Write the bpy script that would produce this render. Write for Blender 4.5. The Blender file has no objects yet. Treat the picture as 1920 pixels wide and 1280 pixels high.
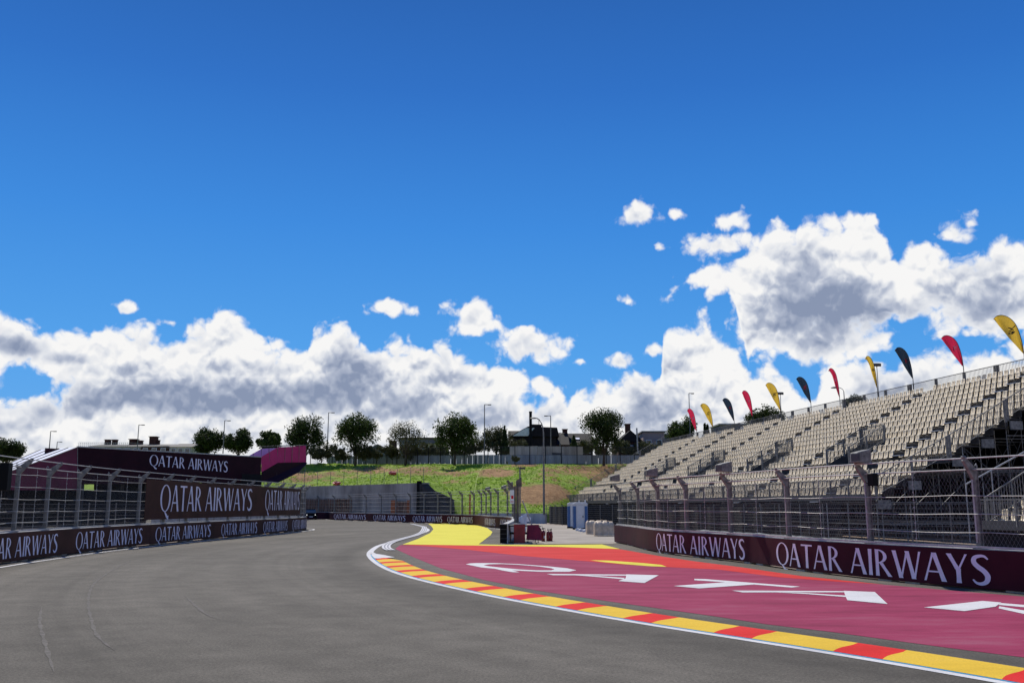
import bpy, math, random
from mathutils import Vector, Matrix
random.seed(7)
R = math.radians
sc = bpy.context.scene
# ------------------------------------------------------------------ camera
FPX = 1750.0; HOR = 308.0; CH = 2.0
TH = math.atan(HOR / FPX)
cd = bpy.data.cameras.new('camera'); cam = bpy.data.objects.new('camera', cd)
sc.collection.objects.link(cam); sc.camera = cam
cd.sensor_width = 36; cd.lens = FPX / 1920 * 36; cd.clip_end = 8000; cd.clip_start = .1
cam.location = (0, 0, CH); cam.rotation_euler = (math.pi / 2 + TH, 0, 0)

def ray(u, v):
    x, y = u - 960.0, 640.0 - v
    c, s = math.cos(TH), math.sin(TH)
    return (x, FPX * c - y * s, FPX * s + y * c)
def G(u, v, z=0.0):
    d = ray(u, v); t = (z - CH) / d[2]
    return Vector((d[0] * t, d[1] * t, z))
def PD(u, v, Y):
    d = ray(u, v); t = Y / d[1]
    return Vector((d[0] * t, Y, CH + d[2] * t))
def proj(p):
    c, s = math.cos(TH), math.sin(TH)
    x, y, z = p[0], p[1], p[2] - CH
    f = y * c + z * s; w = -y * s + z * c
    return (960 + x / f * FPX, 640 - w / f * FPX)
def azel(u, v):
    d = Vector(ray(u, v)).normalized()
    return math.degrees(math.atan2(d.x, d.y)), math.degrees(math.asin(d.z))

# ------------------------------------------------------------------ world + sun
SUN_AZ, SUN_EL = -17.0, 44.0
sc.view_settings.view_transform = 'Standard'; sc.view_settings.look = 'None'
sc.view_settings.gamma = 1; sc.view_settings.exposure = 0.0
SKYS = 0.1
def build_world():
    w = bpy.data.worlds.new('World'); sc.world = w; w.use_nodes = True
    nt = w.node_tree; nt.nodes.clear(); L = nt.links
    def N(t, **k):
        n = nt.nodes.new(t)
        for a, b in k.items(): setattr(n, a, b)
        return n
    def inp(n, i, v):
        if v is None: return
        if isinstance(v, bpy.types.NodeSocket): L.new(v, n.inputs[i])
        else: n.inputs[i].default_value = v
    def M(op, a, b=None, c=None, clamp=False):
        n = N('ShaderNodeMath', operation=op, use_clamp=clamp)
        inp(n, 0, a); inp(n, 1, b); inp(n, 2, c); return n.outputs[0]
    def V(op, a, b=None, out=0):
        n = N('ShaderNodeVectorMath', operation=op); inp(n, 0, a); inp(n, 1, b); return n.outputs[out]
    def mix(f, a, b):
        n = N('ShaderNodeMix', data_type='RGBA'); inp(n, 0, f); inp(n, 6, a); inp(n, 7, b); return n.outputs[2]
    def sstep(x, a, b):
        n = N('ShaderNodeMapRange', interpolation_type='SMOOTHSTEP'); inp(n, 0, x); inp(n, 1, a); inp(n, 2, b); return n.outputs[0]
    def noise(vec, scale, det, rough=.55, lac=2.1):
        n = N('ShaderNodeTexNoise'); inp(n, 'Vector', vec); inp(n, 'Scale', scale); inp(n, 'Detail', det); inp(n, 'Roughness', rough); inp(n, 'Lacunarity', lac)
        return n.outputs['Fac'] if 'Fac' in n.outputs else n.outputs[0]
    tc = N('ShaderNodeTexCoord'); d = V('NORMALIZE', tc.outputs['Generated'])
    sp = N('ShaderNodeSeparateXYZ'); L.new(d, sp.inputs[0])
    az = M('MULTIPLY', M('ARCTAN2', sp.outputs[0], sp.outputs[1]), 57.29578)
    el = M('MULTIPLY', M('ARCSINE', sp.outputs[2]), 57.29578)
    A0, A1 = -40.0, 40.0
    def curve(pts, dflt=None):
        n = N('ShaderNodeFloatCurve'); c = n.mapping.curves[0]
        q = []
        for u, v in pts:
            a, e = azel(u, v); q.append(((a - A0) / (A1 - A0), (e + 5) / 40.0))
        q.sort()
        c.points[0].location = (0, q[0][1]); c.points[1].location = (1, q[-1][1])
        for x, y in q: c.points.new(x, y)
        for p in c.points: p.handle_type = 'VECTOR'
        n.mapping.update(); L.new(M('DIVIDE', M('SUBTRACT', az, A0), A1 - A0), n.inputs[1])
        return M('SUBTRACT', M('MULTIPLY', n.outputs[0], 40.0), 5.0)
    bank = [(0,585),(25,590),(50,600),(80,628),(100,635),(140,618),(170,622),(200,612),(235,612),(262,603),(290,622),(330,632),(350,612),(372,594),(395,592),(410,574),(450,585),(475,610),(495,650),(530,640),(560,655),(578,645),(588,618),(640,612),(672,632),(690,668),(703,660),(712,642),(740,638),(800,652),(848,637),(880,660),(900,672),(960,680),(1000,695),(1040,720),(1068,748),(1077,724),(1120,732),(1150,712),(1187,692),(1215,705),(1235,728),(1244,640),(1262,606),(1286,606),(1330,597),(1350,625),(1380,652),(1400,690),(1450,698),(1490,712),(1505,745),(1528,755),(1541,695),(1580,680),(1700,668),(1760,660),(1840,645),(1920,650)]
    top = [(1180,640),(1245,575),(1270,536),(1295,516),(1358,498),(1385,490),(1400,470),(1437,436),(1461,421),(1477,427),(1487,448),(1500,428),(1556,419),(1599,405),(1635,411),(1651,439),(1675,470),(1688,488),(1706,462),(1746,450),(1777,470),(1809,478),(1840,470),(1872,463),(1904,453),(1920,456)]
    bot = [(1180,480),(1245,555),(1275,536),(1295,532),(1330,535),(1365,550),(1385,590),(1392,640),(1402,690),(1417,665),(1469,663),(1496,683),(1540,690),(1627,672),(1665,640),(1680,612),(1714,613),(1777,609),(1809,629),(1872,625),(1920,617)]
    F1 = M('SUBTRACT', curve(bank), el)
    topc = curve(top)
    F2 = M('MINIMUM', M('SUBTRACT', topc, el), M('SUBTRACT', el, curve(bot)))
    def ell(u, v, ru, rv):
        a, e = azel(u, v); a1, _ = azel(u + ru, v); _, e1 = azel(u, v - rv)
        ra, re = abs(a1 - a), abs(e1 - e)
        x = M('DIVIDE', M('SUBTRACT', az, a), ra); y = M('DIVIDE', M('SUBTRACT', el, e), re)
        return M('SQRT', M('ADD', M('MULTIPLY', x, x), M('MULTIPLY', y, y))), min(ra, re)
    F = M('MAXIMUM', F1, M('ADD', F2, .25))
    puffs = [(1197,403,50,24),(1268,402,20,12),(1368,416,34,20),(1238,465,10,7),(727,576,36,15),(888,606,52,38),(980,652,88,36),(240,579,22,13),(320,605,18,8),(1180,566,20,11),(1165,679,32,11),(1225,659,14,9),(1090,677,14,8),(1345,462,75,26),(1320,520,50,22),(1340,545,20,12),(1790,440,44,26),(1815,420,18,14),(1750,475,40,28),(8,546,14,10),(1780,625,28,9),(1430,610,60,70)]
    for p in puffs:
        r, s = ell(*p); F = M('MAXIMUM', F, M('MULTIPLY', M('SUBTRACT', 1.0, r), s * .8 + .5))
    for p in [(45,722,45,22),(1000,745,16,10),(1700,612,30,9)]:
        r, s = ell(*p); F = M('MINIMUM', F, M('MULTIPLY', M('SUBTRACT', r, 1.0), s * 1.2))
    def voro(vec, scale, det, rough=.55):
        n = N('ShaderNodeTexVoronoi', feature='F1'); inp(n, 'Vector', vec); inp(n, 'Scale', scale); inp(n, 'Detail', det); inp(n, 'Roughness', rough); inp(n, 'Lacunarity', 2.15)
        return n.outputs['Distance']
    wn = N('ShaderNodeTexNoise'); inp(wn, 'Vector', d); inp(wn, 'Scale', 30.0); inp(wn, 'Detail', 3.0)
    wsub = V('SCALE', V('SUBTRACT', wn.outputs['Color'], (.5, .5, .5))); wsub.node.inputs['Scale'].default_value = .022
    dw = V('ADD', d, wsub)
    sd = (math.sin(R(SUN_AZ)) * .3, -.1, 1.0)
    def shifted(k): return V('ADD', dw, (sd[0] * k, sd[1] * k, sd[2] * k))
    vb = voro(dw, 32.0, 2.0); n2 = noise(dw, 60.0, 6.0, .62); nb = noise(dw, 13.0, 4.0, .6)
    nn = M('ADD', M('ADD', M('MULTIPLY', M('SUBTRACT', .42, vb), 1.35), M('MULTIPLY', M('SUBTRACT', n2, .5), 1.5)), M('MULTIPLY', M('SUBTRACT', nb, .5), 1.5))
    Fn = M('ADD', M('ADD', F, nn), .68)
    cov = sstep(Fn, -.16, .66)
    # self shading of the cloud masses: relief of the same billows plus the thick undersides
    rel = M('SUBTRACT', voro(shifted(.008), 32.0, 2.0), vb)
    rel2 = M('SUBTRACT', noise(shifted(.03), 11.0, 5.0, .55), noise(dw, 11.0, 5.0, .55))
    G_ = None
    dark = [(1560,590,140,60,.7),(1500,520,55,50,.5),(1690,600,120,45,.7),(1820,560,120,65,.65),(660,705,62,62,.9),(330,745,250,38,.85),(560,742,220,30,.85),(140,755,120,32,.55),(35,650,60,28,.7),(120,672,60,14,.5),(230,700,120,16,.45),(860,712,70,16,.6),(760,760,110,30,.65),(1215,770,50,60,.55),(470,690,100,16,.45),(1640,720,60,40,.6),(905,775,70,26,.5),(980,668,40,10,.3),(1290,665,40,20,.3),(1750,640,120,30,.5),(1030,770,60,20,.35)]
    for u, v, a, b, k in dark:
        r, s = ell(u, v, a, b); g = M('MULTIPLY', M('SUBTRACT', 1.0, sstep(r, .15, 1.5)), k)
        G_ = g if G_ is None else M('MAXIMUM', G_, g)
    nlow = noise(dw, 9.0, 6.0, .6)
    sh = M('ADD', M('MULTIPLY', G_, .95), M('MULTIPLY', M('SUBTRACT', nlow, .50), .7))
    dep = M('MULTIPLY', sstep(F1, 1.2, 4.5), M('MULTIPLY', sstep(el, .2, 3.2), .22)); sh = M('ADD', sh, dep); sh = M('ADD', sh, M('MULTIPLY', M('MULTIPLY', sstep(M('SUBTRACT', topc, el), 1.6, 5.2), sstep(F2, .2, 1.0)), .30))
    low = M('ADD', M('MULTIPLY', sstep(el, .5, 6.5), .62), .38)
    sh = M('SUBTRACT', sh, M('MULTIPLY', M('ADD', M('ADD', M('MULTIPLY', rel, .75), M('MULTIPLY', rel2, 1.2)), M('MULTIPLY', M('SUBTRACT', n2, .5), .5)), low))
    edge = sstep(Fn, 0.1, 1.5)
    sh = M('MULTIPLY', sh, M('ADD', M('MULTIPLY', edge, .85), .15))
    ramp = N('ShaderNodeValToRGB'); L.new(sh, ramp.inputs[0]); cr = ramp.color_ramp
    k = 1 / SKYS
    def c3(r, g, b): return (r * k, g * k, b * k, 1)
    cr.elements[0].position = 0.0; cr.elements[0].color = (.93, .925, .92, 1)
    cr.elements[1].position = .95; cr.elements[1].color = (.25, .305, .44, 1)
    e = cr.elements.new(.25); e.color = (.74, .765, .82, 1)
    e = cr.elements.new(.55); e.color = (.44, .49, .61, 1)
    cl = V('SCALE', ramp.outputs[0]); cl.node.inputs['Scale'].default_value = k
    # clear sky
    st = N('ShaderNodeTexSky', sky_type='NISHITA', sun_disc=False, sun_elevation=R(SUN_EL), sun_rotation=R(SUN_AZ))
    st.air_density = 1.0; st.dust_density = 0.0; st.ozone_density = 4.0; st.altitude = 200
    gr = N('ShaderNodeValToRGB'); L.new(M('DIVIDE', el, 40.0, clamp=True), gr.inputs[0]); g = gr.color_ramp
    g.elements[0].position = .02; g.elements[0].color = (.100, .375, .82, 1)
    g.elements[1].position = .80; g.elements[1].color = (.010, .104, .42, 1)
    for p, c in [(.22, (.062, .335, .82, 1)), (.42, (.030, .240, .73, 1)), (.62, (.015, .150, .56, 1))]:
        x = g.elements.new(p); x.color = c
    gs = V('SCALE', gr.outputs[0]); gs.node.inputs['Scale'].default_value = k
    blue = mix(.9, st.outputs[0], gs)
    # a little unevenness in the blue
    col = mix(cov, blue, cl)
    # below the horizon: plain ground tone
    bg = N('ShaderNodeBackground'); L.new(col, bg.inputs[0]); bg.inputs[1].default_value = SKYS
    o = N('ShaderNodeOutputWorld'); L.new(bg.outputs[0], o.inputs[0])
    w.cycles.sampling_method = 'MANUAL'; w.cycles.sample_map_resolution = 512
build_world()
sd_ = bpy.data.lights.new('sun', 'SUN'); sun = bpy.data.objects.new('sun', sd_); sc.collection.objects.link(sun)
sd_.energy = 5.0; sd_.angle = R(.53); sd_.color = (1, .95, .86)
sv = Vector((math.sin(R(SUN_AZ)) * math.cos(R(SUN_EL)), math.cos(R(SUN_AZ)) * math.cos(R(SUN_EL)), math.sin(R(SUN_EL))))
sun.rotation_euler = sv.to_track_quat('Z', 'Y').to_euler()
sun.location = (0, 0, 60)

# ------------------------------------------------------------------ materials
MATS = {}
def mat(name, col, rough=.6, metal=0.0, var=.12, vs=3.0, bump=0.0, bs=40.0, spec=.5, coord='Object', col2=None, stretch=None, transl=0.0):
    if name in MATS: return MATS[name]
    m = bpy.data.materials.new(name); m.use_nodes = True; nt = m.node_tree; L = nt.links
    b = nt.nodes['Principled BSDF']
    b.inputs['Roughness'].default_value = rough; b.inputs['Metallic'].default_value = metal
    b.inputs['Specular IOR Level'].default_value = spec
    tc = nt.nodes.new('ShaderNodeTexCoord'); vec = tc.outputs[coord]
    if stretch:
        mp = nt.nodes.new('ShaderNodeMapping'); mp.inputs['Scale'].default_value = stretch; L.new(vec, mp.inputs[0]); vec = mp.outputs[0]
    if var or col2:
        n = nt.nodes.new('ShaderNodeTexNoise'); n.inputs['Scale'].default_value = vs; n.inputs['Detail'].default_value = 6; n.inputs['Roughness'].default_value = .65
        L.new(vec, n.inputs['Vector'])
        r = nt.nodes.new('ShaderNodeValToRGB'); L.new(n.outputs['Fac'], r.inputs[0])
        c2 = col2 or tuple(c * (1 - 2 * var) for c in col)
        r.color_ramp.elements[0].position = .32; r.color_ramp.elements[1].position = .68
        r.color_ramp.elements[0].color = (*c2, 1); r.color_ramp.elements[1].color = (*[min(1, c * (1 + (var if not col2 else 0))) for c in col], 1)
        L.new(r.outputs[0], b.inputs['Base Color'])
    else: b.inputs['Base Color'].default_value = (*col, 1)
    if bump:
        n2 = nt.nodes.new('ShaderNodeTexNoise'); n2.inputs['Scale'].default_value = bs; n2.inputs['Detail'].default_value = 4
        L.new(vec, n2.inputs['Vector'])
        bp = nt.nodes.new('ShaderNodeBump'); bp.inputs['Strength'].default_value = bump; bp.inputs['Distance'].default_value = .02
        L.new(n2.outputs['Fac'], bp.inputs['Height']); L.new(bp.outputs[0], b.inputs['Normal'])
    if transl:
        t = nt.nodes.new('ShaderNodeBsdfTranslucent'); t.inputs[0].default_value = (*col, 1)
        mx = nt.nodes.new('ShaderNodeMixShader'); mx.inputs[0].default_value = transl
        L.new(b.outputs[0], mx.inputs[1]); L.new(t.outputs[0], mx.inputs[2])
        L.new(mx.outputs[0], nt.nodes['Material Output'].inputs[0])
    MATS[name] = m; return m

def asphalt_mat():
    m = bpy.data.materials.new('asphalt'); m.use_nodes = True; nt = m.node_tree; L = nt.links
    b = nt.nodes['Principled BSDF']; b.inputs['Roughness'].default_value = .9; b.inputs['Specular IOR Level'].default_value = .10
    g = nt.nodes.new('ShaderNodeNewGeometry'); pos = g.outputs['Position']
    def N(t): return nt.nodes.new(t)
    def noise(vec, s, dt=3, r=.6):
        n = N('ShaderNodeTexNoise'); n.inputs['Scale'].default_value = s; n.inputs['Detail'].default_value = dt; n.inputs['Roughness'].default_value = r; L.new(vec, n.inputs['Vector']); return n.outputs['Fac']
    def mr(x, a, b_, c, d):
        n = N('ShaderNodeMapRange'); L.new(x, n.inputs[0])
        for i, v in enumerate((a, b_, c, d)): n.inputs[i + 1].default_value = v
        return n.outputs[0]
    def mul(a, b_):
        n = N('ShaderNodeMath'); n.operation = 'MULTIPLY'; L.new(a, n.inputs[0]); L.new(b_, n.inputs[1]); return n.outputs[0]
    # lanes laid by the paver and rubbered by traffic follow the bend: rings about its centre
    vm = N('ShaderNodeVectorMath'); vm.operation = 'DISTANCE'; L.new(pos, vm.inputs[0]); vm.inputs[1].default_value = (46, 45.6, 0)
    cx = N('ShaderNodeCombineXYZ'); L.new(vm.outputs['Value'], cx.inputs[0])
    ring = noise(cx.outputs[0], .55, 4, .6)
    big = noise(pos, .12, 4, .6); mid = noise(pos, 1.3, 4, .65); fine = noise(pos, 24, 4, .8); grit = noise(pos, 120, 2, .8)
    f = mul(mul(mr(ring, .34, .66, .74, 1.24), mr(big, .3, .7, .80, 1.20)), mul(mr(mid, .36, .64, .88, 1.12), mul(mr(fine, .38, .62, .70, 1.30), mr(grit, .38, .62, .62, 1.38))))
    mx = N('ShaderNodeMix'); mx.data_type = 'RGBA'; mx.blend_type = 'MULTIPLY'; mx.inputs[0].default_value = 1
    mx.inputs[6].default_value = (.108, .096, .078, 1); L.new(f, mx.inputs[7]); L.new(mx.outputs[2], b.inputs['Base Color'])
    bp = N('ShaderNodeBump'); bp.inputs['Strength'].default_value = .5; bp.inputs['Distance'].default_value = .008
    L.new(fine, bp.inputs['Height']); L.new(bp.outputs[0], b.inputs['Normal'])
    MATS['asphalt'] = m; return m

def paint_mat(name, col, wear=.25, light=.15, rough=.9):
    m = bpy.data.materials.new(name); m.use_nodes = True; nt = m.node_tree; L = nt.links
    b = nt.nodes['Principled BSDF']; b.inputs['Roughness'].default_value = rough; b.inputs['Specular IOR Level'].default_value = .08
    g = nt.nodes.new('ShaderNodeNewGeometry'); N = nt.nodes.new
    mp = N('ShaderNodeMapping'); mp.inputs['Rotation'].default_value = (0, 0, R(-62)); mp.inputs['Scale'].default_value = (.30, 1.1, 1); L.new(g.outputs['Position'], mp.inputs[0])
    n = N('ShaderNodeTexNoise'); n.inputs['Scale'].default_value = 1.1; n.inputs['Detail'].default_value = 7; n.inputs['Roughness'].default_value = .7; L.new(mp.outputs[0], n.inputs['Vector'])
    n2 = N('ShaderNodeTexNoise'); n2.inputs['Scale'].default_value = 45; n2.inputs['Detail'].default_value = 3; L.new(g.outputs['Position'], n2.inputs['Vector'])
    r = N('ShaderNodeValToRGB'); L.new(n.outputs['Fac'], r.inputs[0]); e = r.color_ramp.elements
    e[0].position = .30; e[0].color = (*[c * (1 - wear) for c in col], 1)
    e[1].position = .78; e[1].color = (*[min(.9, c * (1 - light) + .42 * light) for c in col], 1)
    x = r.color_ramp.elements.new(.52); x.color = (*col, 1)
    mr = N('ShaderNodeMapRange'); L.new(n2.outputs['Fac'], mr.inputs[0]); mr.inputs[1].default_value = .3; mr.inputs[2].default_value = .7; mr.inputs[3].default_value = .86; mr.inputs[4].default_value = 1.1
    mx = N('ShaderNodeMix'); mx.data_type = 'RGBA'; mx.blend_type = 'MULTIPLY'; mx.inputs[0].default_value = 1
    L.new(r.outputs[0], mx.inputs[6]); L.new(mr.outputs[0], mx.inputs[7]); L.new(mx.outputs[2], b.inputs['Base Color'])
    bp = N('ShaderNodeBump'); bp.inputs['Strength'].default_value = .3; bp.inputs['Distance'].default_value = .006
    L.new(n2.outputs['Fac'], bp.inputs['Height']); L.new(bp.outputs[0], b.inputs['Normal'])
    MATS[name] = m; return m

def grass_mat():
    m = bpy.data.materials.new('embankment'); m.use_nodes = True; nt = m.node_tree; L = nt.links
    b = nt.nodes['Principled BSDF']; b.inputs['Roughness'].default_value = .9; b.inputs['Specular IOR Level'].default_value = .1
    N = nt.nodes.new; g = N('ShaderNodeNewGeometry')
    def noise(s, dt=5, r=.65):
        n = N('ShaderNodeTexNoise'); n.inputs['Scale'].default_value = s; n.inputs['Detail'].default_value = dt; n.inputs['Roughness'].default_value = r; L.new(g.outputs['Position'], n.inputs['Vector']); return n.outputs['Fac']
    def ramp(f, a, c1, b_, c2):
        r = N('ShaderNodeValToRGB'); L.new(f, r.inputs[0]); e = r.color_ramp.elements
        e[0].position = a; e[0].color = (*c1, 1); e[1].position = b_; e[1].color = (*c2, 1); return r.outputs[0]
    gr = ramp(noise(.55, 8, .75), .36, (.135, .215, .018), .64, (.29, .42, .045))
    dry = ramp(noise(1.6, 6), .35, (.22, .115, .048), .65, (.42, .24, .105))
    at = N('ShaderNodeAttribute'); at.attribute_name = 'soil'
    ad = N('ShaderNodeMath'); ad.operation = 'MULTIPLY_ADD'; L.new(noise(.35, 8, .72), ad.inputs[0]); ad.inputs[1].default_value = 1.5; ad.inputs[2].default_value = -.62
    a2 = N('ShaderNodeMath'); a2.operation = 'ADD'; L.new(ad.outputs[0], a2.inputs[0]); L.new(at.outputs['Fac'], a2.inputs[1])
    mr = N('ShaderNodeMapRange'); mr.interpolation_type = 'SMOOTHSTEP'; L.new(a2.outputs[0], mr.inputs[0]); mr.inputs[1].default_value = .28; mr.inputs[2].default_value = .62
    mx = N('ShaderNodeMix'); mx.data_type = 'RGBA'; L.new(mr.outputs[0], mx.inputs[0]); L.new(gr, mx.inputs[6]); L.new(dry, mx.inputs[7])
    L.new(mx.outputs[2], b.inputs['Base Color'])
    bp = N('ShaderNodeBump'); bp.inputs['Strength'].default_value = 1; bp.inputs['Distance'].default_value = .25
    L.new(noise(2.2, 8, .8), bp.inputs['Height']); L.new(bp.outputs[0], b.inputs['Normal'])
    MATS['embankment'] = m; return m

asphalt_mat(); grass_mat()
paint_mat('maroon_paint', (.300, .038, .088), .34, .16); paint_mat('red_paint', (.60, .035, .030), .22, .12)
paint_mat('kerb_red', (.66, .028, .026), .14, .05); paint_mat('kerb_yellow', (.72, .46, .045), .14, .05)
paint_mat('yellow_paint', (.70, .62, .070), .2, .08); paint_mat('white_paint', (.64, .62, .60), .22, .1)
paint_mat('blue_paint', (.06, .38, .62), .1, .05); paint_mat('grey_paint', (.30, .30, .32), .2, .1)
mat('pavement', (.34, .295, .24), .9, var=.16, vs=.35, bump=.2, bs=20, spec=.2)
mat('dirt', (.30, .21, .15), .95, var=.3, vs=.8, bump=.6, bs=6, col2=(.17, .13, .10))
mat('plateau', (.12, .11, .07), .95, var=.2, vs=.2)
mat('concrete', (.42, .41, .39), .85, var=.2, vs=2.5, bump=.3, bs=30)
mat('retaining', (.45, .41, .35), .9, var=.25, vs=.5, bump=.3, bs=10, stretch=(1, 1, .25), spec=.1)
mat('banner_dark', (.054, .006, .015), .65, var=.2, vs=.5, bump=.5, bs=1.6, spec=.14)
mat('banner_brown', (.072, .025, .018), .65, var=.2, vs=.5, bump=.5, bs=1.6, spec=.14)
mat('lettering', (.80, .75, .86), .6, var=.04, spec=.3)
mat('galvanised', (.215, .207, .188), .6, .12, var=.28, vs=7, bump=.1, spec=.25)
mat('galvanised_light', (.47, .46, .43), .6, .08, var=.15, vs=6, spec=.3)
mat('dark_steel', (.055, .055, .056), .6, .1, var=.2, vs=5)
mat('wire', (.22, .22, .21), .7, .1, var=0, spec=.2)
mat('black', (.006, .006, .006), .7, var=0, spec=.15)
mat('netting', (.017, .017, .018), .85, var=.2, vs=1.2, bump=.4, bs=1.5, spec=.15)
mat('seat_plastic', (.76, .64, .45), .55, var=.14, vs=2.3, spec=.3)
mat('deck', (.075, .07, .066), .85, .0, var=.25, vs=2, spec=.1)
mat('deck_light', (.45, .46, .49), .5, .3, var=.1, vs=2)
mat('leaf_dark', (.040, .062, .014), .7, var=.4, vs=.5, spec=.12, transl=.25)
mat('leaf_mid', (.055, .085, .018), .7, var=.4, vs=.5, spec=.12, transl=.3)
mat('leaf_olive', (.085, .090, .035), .7, var=.3, vs=.9, spec=.12, transl=.2)
mat('bark', (.07, .055, .042), .9, var=.3, vs=4, bump=.5, bs=12)
mat('hoarding', (.34, .37, .40), .6, .1, var=.2, vs=.25, stretch=(3, 3, .3), spec=.3)
mat('cream_wall', (.52, .46, .37), .9, var=.25, vs=.35, stretch=(1.5, 1.5, .25), spec=.2)
mat('magenta', (.55, .04, .22), .6, var=.12, vs=.8, transl=.45)
mat('lilac', (.62, .45, .74), .6, var=.1, vs=.8, transl=.4)
mat('maroon_tarp', (.17, .022, .055), .6, var=.15, vs=.5, bump=.3, bs=1.2, transl=.2, spec=.2)
mat('white_tarp', (.78, .78, .82), .5, var=.06, vs=.7, bump=.3, bs=1.2)
mat('bridge_dark', (.024, .0035, .010), .7, var=.15, vs=.5, bump=.2, bs=1, spec=.12)
mat('roof_dark', (.020, .018, .019), .8, var=.2, vs=1.5, bump=.4, bs=4, spec=.12)
mat('roof_grey', (.13, .12, .11), .8, var=.2, vs=1.0, spec=.2)
mat('brick', (.075, .033, .024), .9, var=.25, vs=1.2, spec=.2)
mat('pink_wall', (.36, .26, .25), .85, var=.08, vs=.5)
mat('grey_wall', (.17, .165, .16), .9, var=.1, vs=.5, spec=.2)
mat('glass', (.04, .05, .06), .08, var=0, spec=.8)
mat('pale_glass', (.35, .45, .45), .25, .3, var=.1)
mat('wood', (.27, .16, .11), .9, var=.4, vs=1.2, stretch=(4, 4, .4), spec=.1)
mat('orange_board', (.42, .12, .035), .7, var=.15)
mat('toilet_white', (.70, .69, .67), .5, var=.05, spec=.25)
mat('toilet_blue', (.02, .10, .27), .4, var=.08)
mat('tank_plastic', (.70, .53, .36), .6, var=.18, vs=2, spec=.15)
mat('red_sheet', (.30, .010, .020), .5, var=.2, vs=2, bump=.3, bs=4)
mat('extinguisher_red', (.22, .012, .015), .3, var=.05)
mat('rubber', (.02, .02, .02), .8, var=0)
mat('car_body', (.006, .007, .009), .7, .0, var=0, spec=.0)
mat('flag_red', (.62, .02, .07), .5, var=.10, vs=1.5, transl=.45)
mat('flag_yellow', (.72, .47, .05), .5, var=.10, vs=1.5, transl=.45)
mat('flag_navy', (.022, .040, .062), .6, var=.15, vs=1.5, transl=.3)
mat('weathered_steel', (.13, .118, .105), .6, .2, var=.3, vs=5)
mat('emblem_dark', (.07, .06, .03), .5, var=0); mat('emblem_red', (.55, .04, .05), .5, var=0); mat('emblem_pale', (.75, .35, .42), .5, var=0)
mat('sign_white', (.75, .75, .75), .5, var=.05)
mat('hazard_tape', (.65, .70, .12), .5, var=.05)
mat('pink_bag', (.70, .10, .10), .6, var=.2)
hm = bpy.data.materials.new('headlight'); hm.use_nodes = True
hb = hm.node_tree.nodes['Principled BSDF']; hb.inputs['Emission Color'].default_value = (1, .97, .9, 1); hb.inputs['Emission Strength'].default_value = 1.0; MATS['headlight'] = hm

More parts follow.
